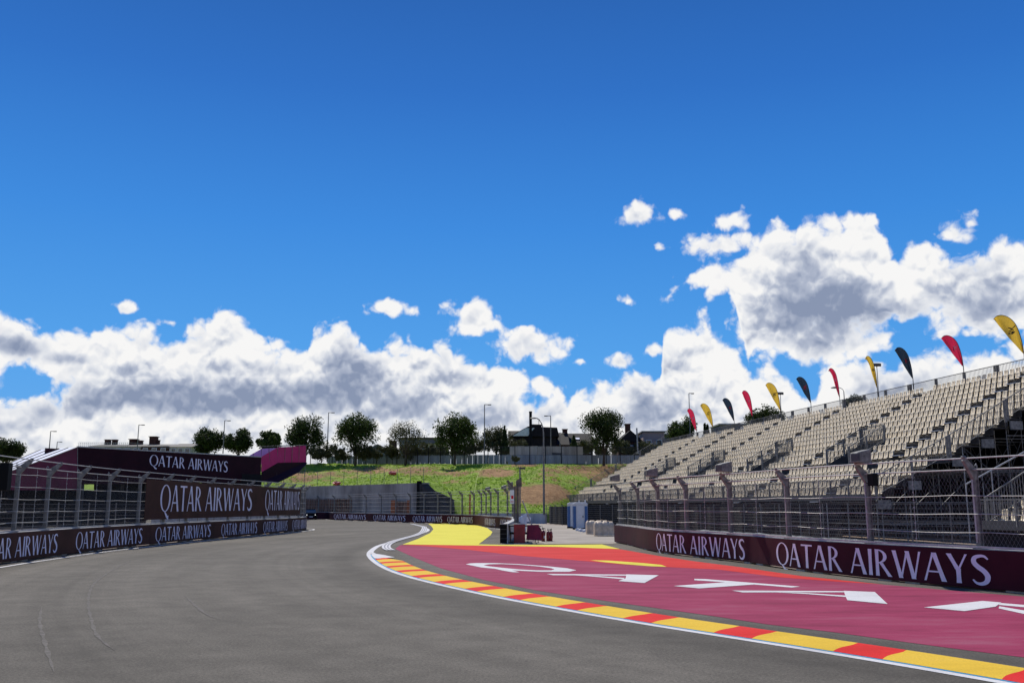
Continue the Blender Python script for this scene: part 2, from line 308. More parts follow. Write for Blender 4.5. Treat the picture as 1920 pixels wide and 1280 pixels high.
# ------------------------------------------------------------------ mesh helpers
class MB:
    def __init__(s): s.v = []; s.f = []
    def add(s, vs, fs):
        o = len(s.v); s.v += [tuple(v) for v in vs]; s.f += [tuple(i + o for i in f) for f in fs]; return s
    def quad(s, a, b, c, d): return s.add([a, b, c, d], [(0, 1, 2, 3)])
    def poly(s, pts): return s.add(pts, [tuple(range(len(pts)))])
    def box(s, c, size, rz=0.0, tilt=None):
        hx, hy, hz = size[0] / 2, size[1] / 2, size[2] / 2
        m = Matrix.Rotation(rz, 3, 'Z')
        if tilt is not None: m = m @ tilt
        vs = [Vector(c) + m @ Vector((x, y, z)) for x in (-hx, hx) for y in (-hy, hy) for z in (-hz, hz)]
        return s.add(vs, [(0, 1, 3, 2), (4, 6, 7, 5), (0, 4, 5, 1), (2, 3, 7, 6), (0, 2, 6, 4), (1, 5, 7, 3)])
    def beam(s, a, b, w, h=None, up=(0, 0, 1)):
        a, b = Vector(a), Vector(b); h = h or w; d = (b - a)
        if d.length < 1e-6: return s
        d.normalize(); u = Vector(up)
        if abs(d.dot(u)) > .95: u = Vector((0, 1, 0))
        x = d.cross(u).normalized(); y = x.cross(d)
        vs = [p + x * (i * w / 2) + y * (j * h / 2) for p in (a, b) for i, j in ((-1, -1), (1, -1), (1, 1), (-1, 1))]
        return s.add(vs, [(3, 2, 1, 0), (4, 5, 6, 7), (0, 1, 5, 4), (1, 2, 6, 5), (2, 3, 7, 6), (3, 0, 4, 7)])
    def tube(s, pts, r, n=8, cap=True):
        pts = [Vector(p) for p in pts]; rs = r if isinstance(r, (list, tuple)) else [r] * len(pts)
        rings = []
        for i, p in enumerate(pts):
            d = (pts[min(i + 1, len(pts) - 1)] - pts[max(i - 1, 0)]).normalized()
            u = Vector((0, 0, 1)) if abs(d.z) < .9 else Vector((0, 1, 0))
            x = d.cross(u).normalized(); y = x.cross(d)
            rings.append([p + (x * math.cos(t * 2 * math.pi / n) + y * math.sin(t * 2 * math.pi / n)) * rs[i] for t in range(n)])
        vs = [q for r_ in rings for q in r_]; fs = []
        for i in range(len(pts) - 1):
            for t in range(n): fs.append((i * n + t, i * n + (t + 1) % n, (i + 1) * n + (t + 1) % n, (i + 1) * n + t))
        if cap: fs += [tuple(range(n))[::-1], tuple((len(pts) - 1) * n + t for t in range(n))]
        return s.add(vs, fs)
    def prism(s, pts, axis, depth):
        a = [Vector(p) for p in pts]; d = Vector(axis) * depth; n = len(a)
        return s.add(a + [p + d for p in a], [tuple(range(n)), tuple(range(2 * n - 1, n - 1, -1))] + [(i, i + n, (i + 1) % n + n, (i + 1) % n) for i in range(n)])
    def lathe(s, c, prof, n=16):
        vs = []; fs = []
        for r, z in prof: vs += [(c[0] + r * math.cos(2 * math.pi * t / n), c[1] + r * math.sin(2 * math.pi * t / n), c[2] + z) for t in range(n)]
        for i in range(len(prof) - 1):
            for t in range(n): fs.append((i * n + t, i * n + (t + 1) % n, (i + 1) * n + (t + 1) % n, (i + 1) * n + t))
        fs.append(tuple(range(n))[::-1]); fs.append(tuple((len(prof) - 1) * n + t for t in range(n)))
        return s.add(vs, fs)
    def mesh(s, name, m, smooth=False):
        me = bpy.data.meshes.new(name); me.from_pydata(s.v, [], s.f)
        me.materials.append(MATS[m]); me.validate()
        if smooth: me.polygons.foreach_set('use_smooth', [True] * len(me.polygons))
        return me
    def build(s, name, m, parent=None, smooth=False, loc=None, rz=0):
        o = bpy.data.objects.new(name, s.mesh(name, m, smooth)); sc.collection.objects.link(o)
        if loc is not None: o.location = loc; o.rotation_euler = (0, 0, rz)
        if parent is not None:
            o.parent = parent
            if loc is None:
                M_ = Matrix.Translation(parent.location) @ parent.rotation_euler.to_matrix().to_4x4() if parent.type == 'EMPTY' else Matrix.Identity(4)
                if parent.get('_local'): M_ = Matrix.Identity(4)
                o.matrix_parent_inverse = M_.inverted()
        return o
def bevel(o, w, n=2):
    m = o.modifiers.new('bevel', 'BEVEL'); m.width = w; m.segments = n; m.limit_method = 'ANGLE'; return o
def tag(o, label=None, cat=None, group=None, kind=None):
    for k, v in (('label', label), ('category', cat), ('group', group), ('kind', kind)):
        if v: o[k] = v
    return o
def thing(name, label, cat, loc=(0, 0, 0), rz=0.0, group=None):
    o = bpy.data.objects.new(name, None); o.empty_display_size = .2; sc.collection.objects.link(o)
    o.location = loc; o.rotation_euler = (0, 0, rz); return tag(o, label, cat, group)
# children given in the thing's own coordinates
def lpart(mb, name, m, parent, smooth=False, loc=(0, 0, 0), rz=0): return mb.build(name, m, parent, smooth, loc=loc, rz=rz)
def copy_tree(o, loc=None, rz=None, parent=None):
    c = o.copy(); sc.collection.objects.link(c)
    if parent is not None: c.parent = parent
    if loc is not None: c.location = loc
    if rz is not None: c.rotation_euler = (0, 0, rz)
    for ch in list(o.children): copy_tree(ch, parent=c)
    return c
def struct(mb, name, m, smooth=False): return tag(mb.build(name, m, smooth=smooth), kind='structure')

class Path:
    def __init__(s, pts, step=.5, smooth=6):
        p = [Vector((q[0], q[1], 0)) for q in pts]; out = []
        for i in range(len(p) - 1):
            a, b, c, d = p[max(i - 1, 0)], p[i], p[i + 1], p[min(i + 2, len(p) - 1)]
            for k in range(24):
                t = k / 24
                out.append(.5 * ((2 * b) + (c - a) * t + (2 * a - 5 * b + 4 * c - d) * t * t + (3 * b - a - 3 * c + d) * t ** 3))
        out.append(p[-1]); s.p = s._res(out, step)
        for _ in range(smooth):
            q = s.p[:]
            for i in range(1, len(q) - 1): s.p[i] = (q[i - 1] + q[i] * 2 + q[i + 1]) / 4
        s.L = [0]
        for i in range(1, len(s.p)): s.L.append(s.L[-1] + (s.p[i] - s.p[i - 1]).length)
        s.len = s.L[-1]
    def _res(s, pts, step):
        out = [pts[0]]; acc = 0
        for i in range(1, len(pts)):
            a, b = pts[i - 1], pts[i]; l = (b - a).length
            if l < 1e-9: continue
            while acc + l >= step:
                t = (step - acc) / l; a = a + (b - a) * t; out.append(a.copy()); l = (b - a).length; acc = 0
                if l < 1e-9: break
            acc += l
        if (out[-1] - pts[-1]).length > step * .3: out.append(pts[-1])
        return out
    def at(s, d, off=0.0, z=0.0):
        import bisect
        i = min(max(bisect.bisect_right(s.L, d) - 1, 0), len(s.p) - 2)
        t = (d - s.L[i]) / (s.L[i + 1] - s.L[i]); p = s.p[i].lerp(s.p[i + 1], t)
        i0, i1 = max(i - 1, 0), min(i + 2, len(s.p) - 1); tg = (s.p[i1] - s.p[i0]).normalized()
        n = Vector((tg.y, -tg.x, 0)); return Vector((p.x + n.x * off, p.y + n.y * off, z))
    def frame(s, d):
        tg = (s.at(d + .3) - s.at(d - .3)).normalized(); return tg, Vector((tg.y, -tg.x, 0))
    def ang(s, d): tg, _ = s.frame(d); return math.atan2(tg.y, tg.x)
    def s_of_u(s, u, z=0.0, lo=0, hi=None):
        best = None; n = 1200; hi = s.len if hi is None else hi; prev = None
        for i in range(n + 1):
            d = lo + (hi - lo) * i / n; p = s.at(d, 0, z)
            if p.y < 1: prev = None; continue
            e = proj(p)[0] - u
            if prev is not None and (e >= 0) != (prev[1] >= 0): return prev[0] + (d - prev[0]) * abs(prev[1]) / (abs(prev[1]) + abs(e) + 1e-9)
            prev = (d, e)
            if best is None or abs(e) < best[1]: best = (d, abs(e))
        return best[0]
def steps(a, b, st):
    n = max(1, int(math.ceil((b - a) / st))); return [a + (b - a) * i / n for i in range(n + 1)]
def ribbon(mb, path, s0, s1, o0, o1, z, st=.5):
    ss = steps(s0, s1, st); vs = []
    for d in ss: vs += [path.at(d, o0, z), path.at(d, o1, z)]
    return mb.add(vs, [(2 * i, 2 * i + 1, 2 * i + 3, 2 * i + 2) for i in range(len(ss) - 1)])
def extrude(mb, path, s0, s1, prof, st=.7, caps=True):
    ss = steps(s0, s1, st); n = len(prof); vs = []
    for d in ss: vs += [path.at(d, o, z) for o, z in prof]
    fs = [(i * n + j, i * n + (j + 1) % n, (i + 1) * n + (j + 1) % n, (i + 1) * n + j) for i in range(len(ss) - 1) for j in range(n)]
    if caps: fs += [tuple(range(n))[::-1], tuple((len(ss) - 1) * n + j for j in range(n))]
    return mb.add(vs, fs)
def sheet(mb, path, s0, s1, off, z0, z1, st=.6): return extrude(mb, path, s0, s1, [(off, z0), (off, z1), (off - .012, z1), (off - .012, z0)], st)

# ------------------------------------------------------------------ letter shapes (flared roman capitals, height 1)
def slant(x0, y0, x1, y1, w, fl=.18, n=4):
    out = []
    for i in range(n + 1):
        t = i / n; k = w * (1 + fl * (2 * t - 1) ** 2); x = x0 + (x1 - x0) * t; y = y0 + (y1 - y0) * t
        out.append(((x - k / 2, y), (x + k / 2, y)))
    return out
def bar(x0, x1, y, w): return [((x0, y - w / 2), (x0, y + w / 2)), ((x1, y - w / 2), (x1, y + w / 2))]
def arc(cx, cy, rx, ry, a0, a1, wf, n=28):
    out = []
    for i in range(n + 1):
        t = R(a0 + (a1 - a0) * i / n); w = wf(t); c, s = math.cos(t), math.sin(t)
        out.append(((cx + (rx - w) * c, cy + (ry - w * .62) * s), (cx + rx * c, cy + ry * s)))
    return out
def curve_stroke(pts, ws):
    out = []
    for i, p in enumerate(pts):
        a, b = pts[max(i - 1, 0)], pts[min(i + 1, len(pts) - 1)]; dx, dy = b[0] - a[0], b[1] - a[1]; l = math.hypot(dx, dy); w = ws[i] / 2
        out.append(((p[0] - dy / l * w, p[1] + dx / l * w), (p[0] + dy / l * w, p[1] - dx / l * w)))
    return out
def spl(p, n=5):
    out = []
    for i in range(len(p) - 1):
        a, b, c, d = p[max(i - 1, 0)], p[i], p[i + 1], p[min(i + 2, len(p) - 1)]
        for k in range(n):
            t = k / n; out.append(tuple(.5 * (2 * b[j] + (c[j] - a[j]) * t + (2 * a[j] - 5 * b[j] + 4 * c[j] - d[j]) * t * t + (3 * b[j] - a[j] - 3 * c[j] + d[j]) * t ** 3) for j in range(len(p[0]))))
    out.append(p[-1]); return out
S_ = spl([(.50, .86, .05), (.40, .96, .08), (.27, .965, .10), (.12, .90, .13), (.09, .75, .15), (.20, .60, .16), (.36, .47, .16), (.46, .30, .16), (.42, .12, .14), (.28, .035, .11), (.13, .05, .08), (.03, .16, .05)])
GL = {
 'A': (.74, [slant(.05, 0, .35, 1, .065), slant(.37, 1, .66, 0, .14), bar(.13, .60, .33, .055)]),
 'T': (.66, [slant(.33, 0, .33, .935, .135), bar(.0, .66, .965, .07)]),
 'R': (.68, [slant(.10, 0, .10, 1, .13), arc(.14, .74, .36, .26, 90, -90, lambda t: .05 + .09 * abs(math.cos(t))), slant(.26, .50, .60, 0, .14)]),
 'I': (.22, [slant(.11, 0, .11, 1, .135)]),
 'W': (1.06, [slant(.07, 1, .30, 0, .135), slant(.30, 0, .53, .92, .065), slant(.55, 1, .76, 0, .135), slant(.78, 0, 1.0, 1, .065)]),
 'Y': (.66, [slant(.07, 1, .33, .46, .135), slant(.35, .46, .60, 1, .065), slant(.34, 0, .34, .50, .135)]),
 'S': (.54, [curve_stroke([(a, b) for a, b, c in S_], [c for a, b, c in S_])]),
 'Q': (.92, [arc(.46, .5, .46, .51, 0, 360, lambda t: .055 + .085 * abs(math.cos(t)), 44), curve_stroke(spl([(.42, .02), (.55, -.10), (.68, -.20), (.80, -.22)], 4), [.04 + .015 * i * (1 if i < 7 else .6) for i in range(13)])]),
}
def text_strips(txt, gap=.07, space=.34):
    x = 0; out = []
    for c in txt:
        if c == ' ': x += space; continue
        w, ss = GL[c]
        if c in 'AWY' and x > 0: x -= .03
        for s_ in ss: out.append([((a[0] + x, a[1]), (b[0] + x, b[1])) for a, b in s_])
        x += w + gap
    return x - gap, out
def text_words(path, s0, s1, z0, z1, off, parent):
    W, _ = text_strips('QATAR AIRWAYS'); w1, _ = text_strips('QATAR'); w2, _ = text_strips('AIRWAYS')
    for word, a, b in (('QATAR', 0, w1 / W), ('AIRWAYS', 1 - w2 / W, 1)):
        mb = MB(); text_on(mb, path, s0 + (s1 - s0) * a, s0 + (s1 - s0) * b, z0, z1, off, word); mb.build('lettering', 'lettering', parent)
def text_on(mb, path, s0, s1, z0, z1, off, txt='QATAR AIRWAYS'):
    W, st = text_strips(txt)
    for k, strip in enumerate(st):
        o = off + .0022 * (k % 4); vs = []
        for a, b in strip:
            for q in (a, b): vs.append(path.at(s0 + (s1 - s0) * q[0] / W, o, z0 + (z1 - z0) * q[1]))
        mb.add(vs, [(2 * i, 2 * i + 1, 2 * i + 3, 2 * i + 2) for i in range(len(strip) - 1)])
    return mb

# ------------------------------------------------------------------ plan
LW = Path([(-13.5, 12), (-16.2, 24)] + [G(*p)[:2] for p in [(0,1057.5),(70,1047.5),(138,1038),(200,1030.5),(270,1023),(394,1010.5),(510,1000.5)]] + [(-17.3, 78), (-17.9, 83), (-20.5, 87), (-25, 89), (-34, 90)], smooth=14)
RW = Path([G(*p)[:2] for p in [(1152,1016.5),(1182,1022.5),(1240,1037),(1389,1054),(1480,1068),(1590,1081),(1736,1096.5),(1920,1112.5)]] + [(13.9, 17.5), (16.5, 13), (19.5, 8)], smooth=14)
FW = Path([(-62, 150), (-45, 148)] + [G(*p)[:2] for p in [(595,972.6),(626,974.2),(691,976.8),(757,979.4),(831,981.8),(888,984.0)]] + [(-2.0, 89), (-.5, 83), (-.05, 77), (-.1, 66), (-.35, 58), (-.55, 52.0)], smooth=10)

# ------------------------------------------------------------------ ground, track, paint
g = MB(); g.quad((-2500, -600, -.06), (2500, -600, -.06), (2500, 3500, -.06), (-2500, 3500, -.06)); struct(g, 'ground', 'dirt')
def line_pts(path, a, b, off, n=60): return [path.at(a + (b - a) * i / n, off) for i in range(n + 1)]
tp = line_pts(LW, 0, LW.len, -.4) + [Vector((-64, 90, 0)), Vector((-64, 151, 0))] + line_pts(FW, 0, FW.len, -.4) + line_pts(RW, 0, RW.len, -.3) + [Vector((24, 0, 0)), Vector((24, -25, 0)), Vector((-13.5, -25, 0))]
def tess(name, pts, z, m):
    from mathutils.geometry import tessellate_polygon
    vs = [(p[0], p[1], z) for p in pts]; tri = tessellate_polygon([[Vector(v) for v in vs]])
    fs = []
    for t in tri:
        a, b, c = [Vector(vs[i]) for i in t]
        fs.append(tuple(t) if (b - a).cross(c - a).z > 0 else tuple(reversed(t)))
    mb = MB(); mb.add(vs, fs); return struct(mb, name, m)
tess('track', tp, 0, 'asphalt')
SVC = [(-.9, 52), (-.2, 66), (-.1, 77), (-.8, 86), (1.1, 112), (3.9, 108), (5.7, 99), (9.7, 91), (13.9, 72.5), (16.7, 55.5), (18.9, 46), (20.9, 41), (24, 33), (12, 33), (5.3, 51.6)]
tess('service_road', [(-.6, 51.2), (-.4, 58), (-.15, 66), (-.1, 77), (-.5, 83), (-2, 89), (-3, 110), (1.1, 112), (3.9, 108), (5.7, 99), (9.7, 91), (11.5, 80), (9.5, 66), (7.2, 56), (5.45, 51.5)], .004, 'pavement')
def px(scale, ox, oy, pts): return [G(ox + x / scale, oy + y / scale) for x, y in pts]
def A_(pts): return px(3.0, 640, 960, pts)
def B_(pts): return px(2.8235, 1240, 1000, pts)
mar = A_([(303,205),(330,185),(480,188),(720,208),(1000,240),(1400,272),(1800,306)]) + B_([(300,183),(620,225),(900,246),(1180,270),(1500,298),(1920,333)])
mar += [Vector((13.2, 17, 0)), Vector((15.5, 11, 0)), Vector((9.8, 8.0, 0))]
mar += B_([(1920,655),(1600,615),(1300,575),(900,520),(560,480),(300,440)]) + A_([(1500,500),(1100,440),(800,380),(560,315),(400,250)])
tess('painted_runoff', mar, .004, 'maroon_paint')
tess('painted_runoff', A_([(330,183),(770,184),(1400,200),(1570,208),(1800,248)]) + B_([(180,147),(420,178),(750,226),(1180,270),(900,252),(620,231),(300,190),(0,176)]) + A_([(1560,292),(1400,277),(1000,244),(720,212),(480,191)]), .007, 'red_paint')
tess('painted_runoff', A_([(345,181),(430,150),(500,116),(518,95),(505,76),(488,64),(560,63),(700,66),(760,72),(820,88),(850,110),(840,128),(772,180),(900,183),(1200,183),(1466,181),(1568,207),(1200,194),(770,187)]), .010, 'yellow_paint')
tess('painted_runoff', A_([(1400,270),(1500,272),(1600,279),(1700,286),(1800,296),(1830,307),(1740,304),(1600,293),(1480,281)]), .010, 'yellow_paint')
# QATA R lettering on the tarmac
qo = A_([(700,293),(712,288),(760,286),(860,286),(1000,292),(1150,303),(1270,315),(1322,326),(1312,333),(1240,336),(1120,335),(1010,331)]) 
qi = A_([(800,299),(830,293),(900,291),(1000,296),(1110,305),(1180,315),(1200,322),(1180,327),(1100,327),(1000,322),(900,312),(830,304)])
qo = A_([(700,293),(722,288),(760,286),(860,286),(1000,292),(1150,303),(1270,315),(1322,326),(1280,335),(1120,335),(960,327),(790,311)])
mb = MB(); n = len(qo); mb.add([(p.x, p.y, .009) for p in qo + qi], [(i, (i + 1) % n, (i + 1) % n + n, i + n) for i in range(n)])
mb.add([(p.x, p.y, .011) for p in A_([(862,318),(940,322),(1003,338),(965,338),(905,328)])], [(0, 1, 2, 3, 4)])
for k, q in enumerate([A_([(1155,347),(1605,351),(1605,357),(1190,354)]), A_([(1300,354),(1400,356),(1594,370),(1586,377),(1420,363)]), A_([(1603,350),(1785,355),(1705,399),(1558,388),(1600,372)]),
          B_([(375,302),(968,305),(968,311),(430,312)]), B_([(610,312),(740,314),(976,329),(980,337),(760,320)]), B_([(966,304),(1130,310),(1198,374),(985,354),(975,333)]),
          B_([(175,240),(230,241),(735,281),(690,286),(370,260),(175,247)]), B_([(368,256),(495,270),(200,291),(65,278)]),
          B_([(1390,392),(1700,358),(1800,366),(1770,388),(1605,412)]), B_([(1795,368),(2160,398),(2150,412),(1785,378)]), B_([(1790,386),(2120,442),(2080,462),(1786,397)])]):
    mb.add([(p.x, p.y, .009 + .0015 * (k % 3)) for p in q], [tuple(range(len(q)))[::-1]])
struct(mb, 'painted_lettering', 'white_paint')
# kerb
WP = Path([(x, y) for x, y in [(-11.4, 107), (-8.8, 92)]] + [G(*p)[:2] for p in [(800,993.5),(775,1003.5),(740,1013),(707,1022),(690,1033),(687,1041),(700,1055),(727,1070),(773,1085),(840,1101),(940,1123),(1073,1147),(1173,1166),(1346,1192.5),(1488,1215),(1665,1244),(1807,1268)]] + [(7.0, 8.4), (8.9, 5.2), (10.8, 2.0)], smooth=20, step=.4)
sK = WP.s_of_u(700, lo=55); sK = None
for d in steps(40, WP.len, .1):
    if proj(WP.at(d))[1] > 1050 and proj(WP.at(d))[0] > 690: sK = d; break
mb = MB(); ribbon(mb, WP, 0, sK - 5, 0, -.26, .006, .4); ribbon(mb, WP, sK - 5, WP.len, 0, -.17, .006, .4); struct(mb, 'edge_line', 'white_paint')
mb = MB(); ribbon(mb, WP, sK - 4, WP.len, -.17, -.20, .009, .4); ribbon(mb, WP, sK - 4, WP.len, -.207, -.225, .010, .4); struct(mb, 'kerb_edge_line', 'blue_paint')
mb = MB(); ribbon(mb, WP, sK - 6, WP.len, -.16, -.24, .0035, .4); struct(mb, 'kerb_base', 'grey_paint')
kw = 1.13
def khw(s): # kerb widens from its tip
    return -.22 - (kw - .22) * min(1, .25 + (s - sK + 2.2) / 4.0) if s < sK + .8 else -kw
def kerb_patch(mb, a, b, skew):
    M_ = 10; K = 8; vs = []
    for i in range(K + 1):
        t = i / K; e = .29 * t + .03 * math.sin(2 * math.pi * t)
        for j in range(M_ + 1):
            s_ = a + (b - a) * j / M_ - e; s_ = min(max(s_, sK - 1.2), WP.len)
            o = -.22 + (khw(s_) + .22) * t
            vs.append(WP.at(s_, o, .012 + .020 * math.sin(math.pi * min(t * .62, 1)) * (1 if t < 1 else .6)))
    W_ = M_ + 1
    mb.add(vs, [(i * W_ + j, i * W_ + j + 1, (i + 1) * W_ + j + 1, (i + 1) * W_ + j) for i in range(K) for j in range(M_)])
s_r = None
for d in steps(sK, WP.len, .02):
    if proj(WP.at(d, -.22))[0] > 1337: s_r = d; break
per = 2.30; k = 0; yel, red = MB(), MB()
s_ = s_r
while s_ > sK - 1.0: s_ -= per
while s_ < WP.len + per:
    a, b = s_, s_ + .80
    if b > sK - 1: kerb_patch(red, max(a, sK - 1), min(b, WP.len - .1), .42)
    if s_ + per > sK - 1: kerb_patch(yel, max(b, sK - 1), min(s_ + (per if s_ < s_r + per * .5 else 2.46), WP.len - .1), .42)
    s_ += per if s_ < s_r + per * .5 else 2.46
struct(yel, 'kerb', 'kerb_yellow'); struct(red, 'kerb', 'kerb_red')
tess('edge_marking', A_([(172,222),(195,236),(240,243),(300,256),(205,263),(186,262),(170,246)]), .028, 'white_paint')
K2 = Path([(-11.0, 106), (-8.3, 92)] + [G(*p)[:2] for p in [(800,988.5),(797,997),(786,1003),(765,1009),(742,1016),(732,1023),(734,1029),(742,1032)]], smooth=10, step=.4)
mb = MB()
for o in (0, .16, .32): ribbon(mb, K2, 0, K2.len, o, o + .09, .032, .4)
struct(mb, 'ribbed_kerb', 'white_paint')
mb = MB(); ribbon(mb, K2, 0, K2.len, -.02, .43, .028, .4); struct(mb, 'ribbed_kerb_base', 'grey_paint')
mb = MB(); ribbon(mb, LW, 0, LW.len, .55, .72, .006, .6); ribbon(mb, FW, 0, FW.len - 12, .5, .65, .006, .6); struct(mb, 'edge_line', 'white_paint')
mat('tyre_mark', (.150, .136, .118), .95, var=.2, vs=8, spec=.08)
mb = MB()
for pts in ([(248,1049),(215,1066),(182,1088),(168,1110),(166,1136),(172,1165),(182,1193),(215,1219)], [(79,1135),(74,1165),(80,1190),(90,1225),(102,1262)], [(345,1115),(372,1140),(395,1158),(415,1161)]):
    q = Path([G(*p)[:2] for p in pts], smooth=8, step=.3); ss = steps(0, q.len, .3)
    vs = []
    for i, d in enumerate(ss):
        w = .028 * (1 + .5 * math.sin(i * 1.7)) * min(1, i / 6, (len(ss) - i) / 6); vs += [q.at(d, w, .0045), q.at(d, -w, .0045)]
    mb.add(vs, [(2 * i, 2 * i + 1, 2 * i + 3, 2 * i + 2) for i in range(len(ss) - 1)])
struct(mb, 'tyre_mark', 'tyre_mark')

# ------------------------------------------------------------------ embankment
HC = [(-700, 178, .0, 262), (-200, 172, .0, 245), (100, 168, .0, 225), (300, 162, .5, 208), (480, 153, 3.6, 196), (570, 150, 4.75, 190), (700, 145, 4.95, 182), (790, 141, 5.1, 174), (803, 140, 5.1, 173), (816, 139, 4.0, 172), (851, 137, 2.8, 170), (875, 128, 1.6, 168), (900, 119, .9, 166), (1030, 118, .9, 160), (1110, 134, .9, 162), (1170, 153, 1.0, 164), (1300, 160, 1.0, 168), (1700, 150, 1.0, 160), (2300, 150, 1.0, 160), (3400, 150, 1, 160)]
def hcol(u):
    for i in range(len(HC) - 1):
        if u <= HC[i + 1][0]:
            a, b = HC[i], HC[i + 1]; t = (u - a[0]) / (b[0] - a[0]); return [a[j] + (b[j] - a[j]) * t for j in (1, 2, 3)]
    return HC[-1][1:]
def htop_z(D): return 2 + .0437 * D
from mathutils import noise as mn
def hill_pt(u, t):
    D0, z0, D1 = hcol(u); D = D0 + (D1 - D0) * t; z1 = htop_z(D1)
    prof = t + .10 * math.sin(math.pi * t) if t <= 1 else 1
    z = z0 + (z1 - z0) * prof; tu = (u - 960) / math.hypot(FPX, HOR) 
    x = tu * D; w = min(1, t * 8) * min(1, (1 - t) * 6 + .15)
    z += (mn.noise(Vector((x * .12, D * .12, 3))) * .9 + mn.noise(Vector((x * .5, D * .5, 9))) * .30) * w
    return Vector((x, D, z))
SOIL = [(560,893,70,14,.5),(610,888,60,12,.35),(700,882,60,9,.6),(650,893,60,6,.35),(790,882,70,10,.5),(860,888,40,6,.5),(930,886,38,9,.75),(1012,926,56,20,.85),(980,872,30,4,.7),(1075,882,80,12,.55),(1150,888,60,22,.65),(590,910,60,8,.25),(850,903,30,5,.4),(1040,900,70,14,.3),(760,875,40,5,.3)]
us = [-700 + 12 * i for i in range(342)]; NT = 34; vs = []; soil = []
for u in us:
    q0_ = hill_pt(u, 0); vs.append(Vector((q0_.x, q0_.y, -.1))); soil.append(.1)
    for j in range(NT + 1):
        p = hill_pt(u, j / NT); vs.append(p); q = proj(p); s_ = 0
        for a, b, ra, rb, k in SOIL:
            d = ((q[0] - a) / ra) ** 2 + ((q[1] - b) / rb) ** 2
            if d < 4: s_ = max(s_, k * math.exp(-d * .9))
        soil.append(s_)
    a = vs[-1]; vs.append(Vector((a.x * 4, a.y * 4, htop_z(a.y)))); soil.append(.1)
W_ = NT + 3
fs = [(i * W_ + j, (i + 1) * W_ + j, (i + 1) * W_ + j + 1, i * W_ + j + 1) for i in range(len(us) - 1) for j in range(W_ - 1)]
mb = MB(); mb.add(vs, fs); hill = struct(mb, 'hillside', 'embankment', smooth=True)
at_ = hill.data.attributes.new('soil', 'FLOAT', 'POINT'); at_.data.foreach_set('value', soil)
# grass tufts
mat('grass', (.27, .41, .05), .8, var=.25, vs=.4, transl=.35, spec=.15)
mb = MB()
for _ in range(15000):
    u = random.uniform(480, 1200); t = random.random() ** .9 * .98; p = hill_pt(u, t); q = proj(p)
    if u > 1130 and p.y < 150: continue
    if any(((q[0] - a) / ra) ** 2 + ((q[1] - b) / rb) ** 2 < 1 and random.random() < k * 1.2 for a, b, ra, rb, k in SOIL): continue
    h = random.uniform(.05, .16); an = random.uniform(0, 3.14); w = random.uniform(.08, .22); dx, dy = math.cos(an) * w, math.sin(an) * w
    lx, ly = random.uniform(-.12, .12), random.uniform(-.15, .1)
    mb.add([(p.x - dx, p.y - dy, p.z - .03), (p.x + dx, p.y + dy, p.z - .03), (p.x + dx * .5 + lx, p.y + dy * .5 + ly, p.z + h), (p.x - dx * .6 + lx, p.y - dy * .6 + ly, p.z + h * .8)], [(0, 1, 2, 3)])
tag(mb.build('grass', 'grass'), kind='stuff')

# retaining wall along the foot
def upath(us_, off=0): return Path([(hill_pt(u, 0).x, hill_pt(u, 0).y - off) for u in us_], smooth=4, step=1)
RT = upath([395, 440, 480, 520, 570, 630, 700, 760, 803], .7)
t_ = thing('retaining_wall', 'long grey concrete retaining wall holding back the grass bank', 'wall', RT.at(0))
def wall_var(path, a, b, th, zf, st=1.2):
    mb = MB(); ss = steps(a, b, st); vs = []
    for d in ss:
        z = zf(d); vs += [path.at(d, .02, -.1), path.at(d, .02, z), path.at(d, -th, z), path.at(d, -th, -.1)]
    fs = [(i * 4 + j, i * 4 + (j + 1) % 4, (i + 1) * 4 + (j + 1) % 4, (i + 1) * 4 + j) for i in range(len(ss) - 1) for j in range(4)]
    return mb.add(vs, fs + [(3, 2, 1, 0), tuple(len(vs) - 4 + j for j in range(4))])
def rz_(d):
    u = proj(RT.at(d))[0]; return hcol(u)[1] + .28
wall_var(RT, 0, RT.len, .35, rz_).build('wall_slab', 'retaining', t_)
mb = MB(); pth = RT
for d in steps(6, RT.len - 14, .42): mb.box(pth.at(d, .16, 1.55), (.30, .07, 3.1 + random.uniform(-.12, .06)), pth.ang(d))
mb.build('timber_lagging', 'wood', t_)
mb = MB(); d = RT.s_of_u(787); mb.box(RT.at(d, .25, 2.8), (.75, .25, 5.7), RT.ang(d)); mb.build('black_cover', 'black', t_)
# dark net on the wing of the wall
mb = MB(); a = G(796, 960) ; pts = [PD(787, 978, 139), PD(787, 907, 139), PD(803, 907, 139), PD(816, 920, 138), PD(829, 925, 137.5), PD(851, 936, 136.5), PD(872, 945, 135), PD(872, 978, 135)]
mat('grey_net', (.065, .064, .062), .85, var=.3, vs=.8, bump=.5, bs=1.5, spec=.1); mb.prism(pts, (0, -1, 0), .15); o = mb.build('wing_panel', 'grey_net', t_)
# slim fence on the wall
t_ = thing('wire_fence', 'slim posts with thin wire on top of the retaining wall', 'fence', RT.at(2, -.2, 4))
def vpost(r=.035, h=2.3):
    mb = MB(); mb.tube([(0, 0, 0), (0, 0, h)], r, 6); return mb
pm = vpost().mesh('post', 'galvanised')
for d in steps(1.5, RT.len - 1, 2.55):
    o = bpy.data.objects.new('post', pm); sc.collection.objects.link(o); o.parent = t_; o.location = RT.at(d, -.15, rz_(d)) - t_.location
mb = MB()
for h in (.5, 1.1, 1.7, 2.25):
    mb.tube([RT.at(d, -.15, rz_(d) + h) for d in steps(1.5, RT.len - 1, 2.5)], .008, 4)
mb.build('wire', 'wire', t_)

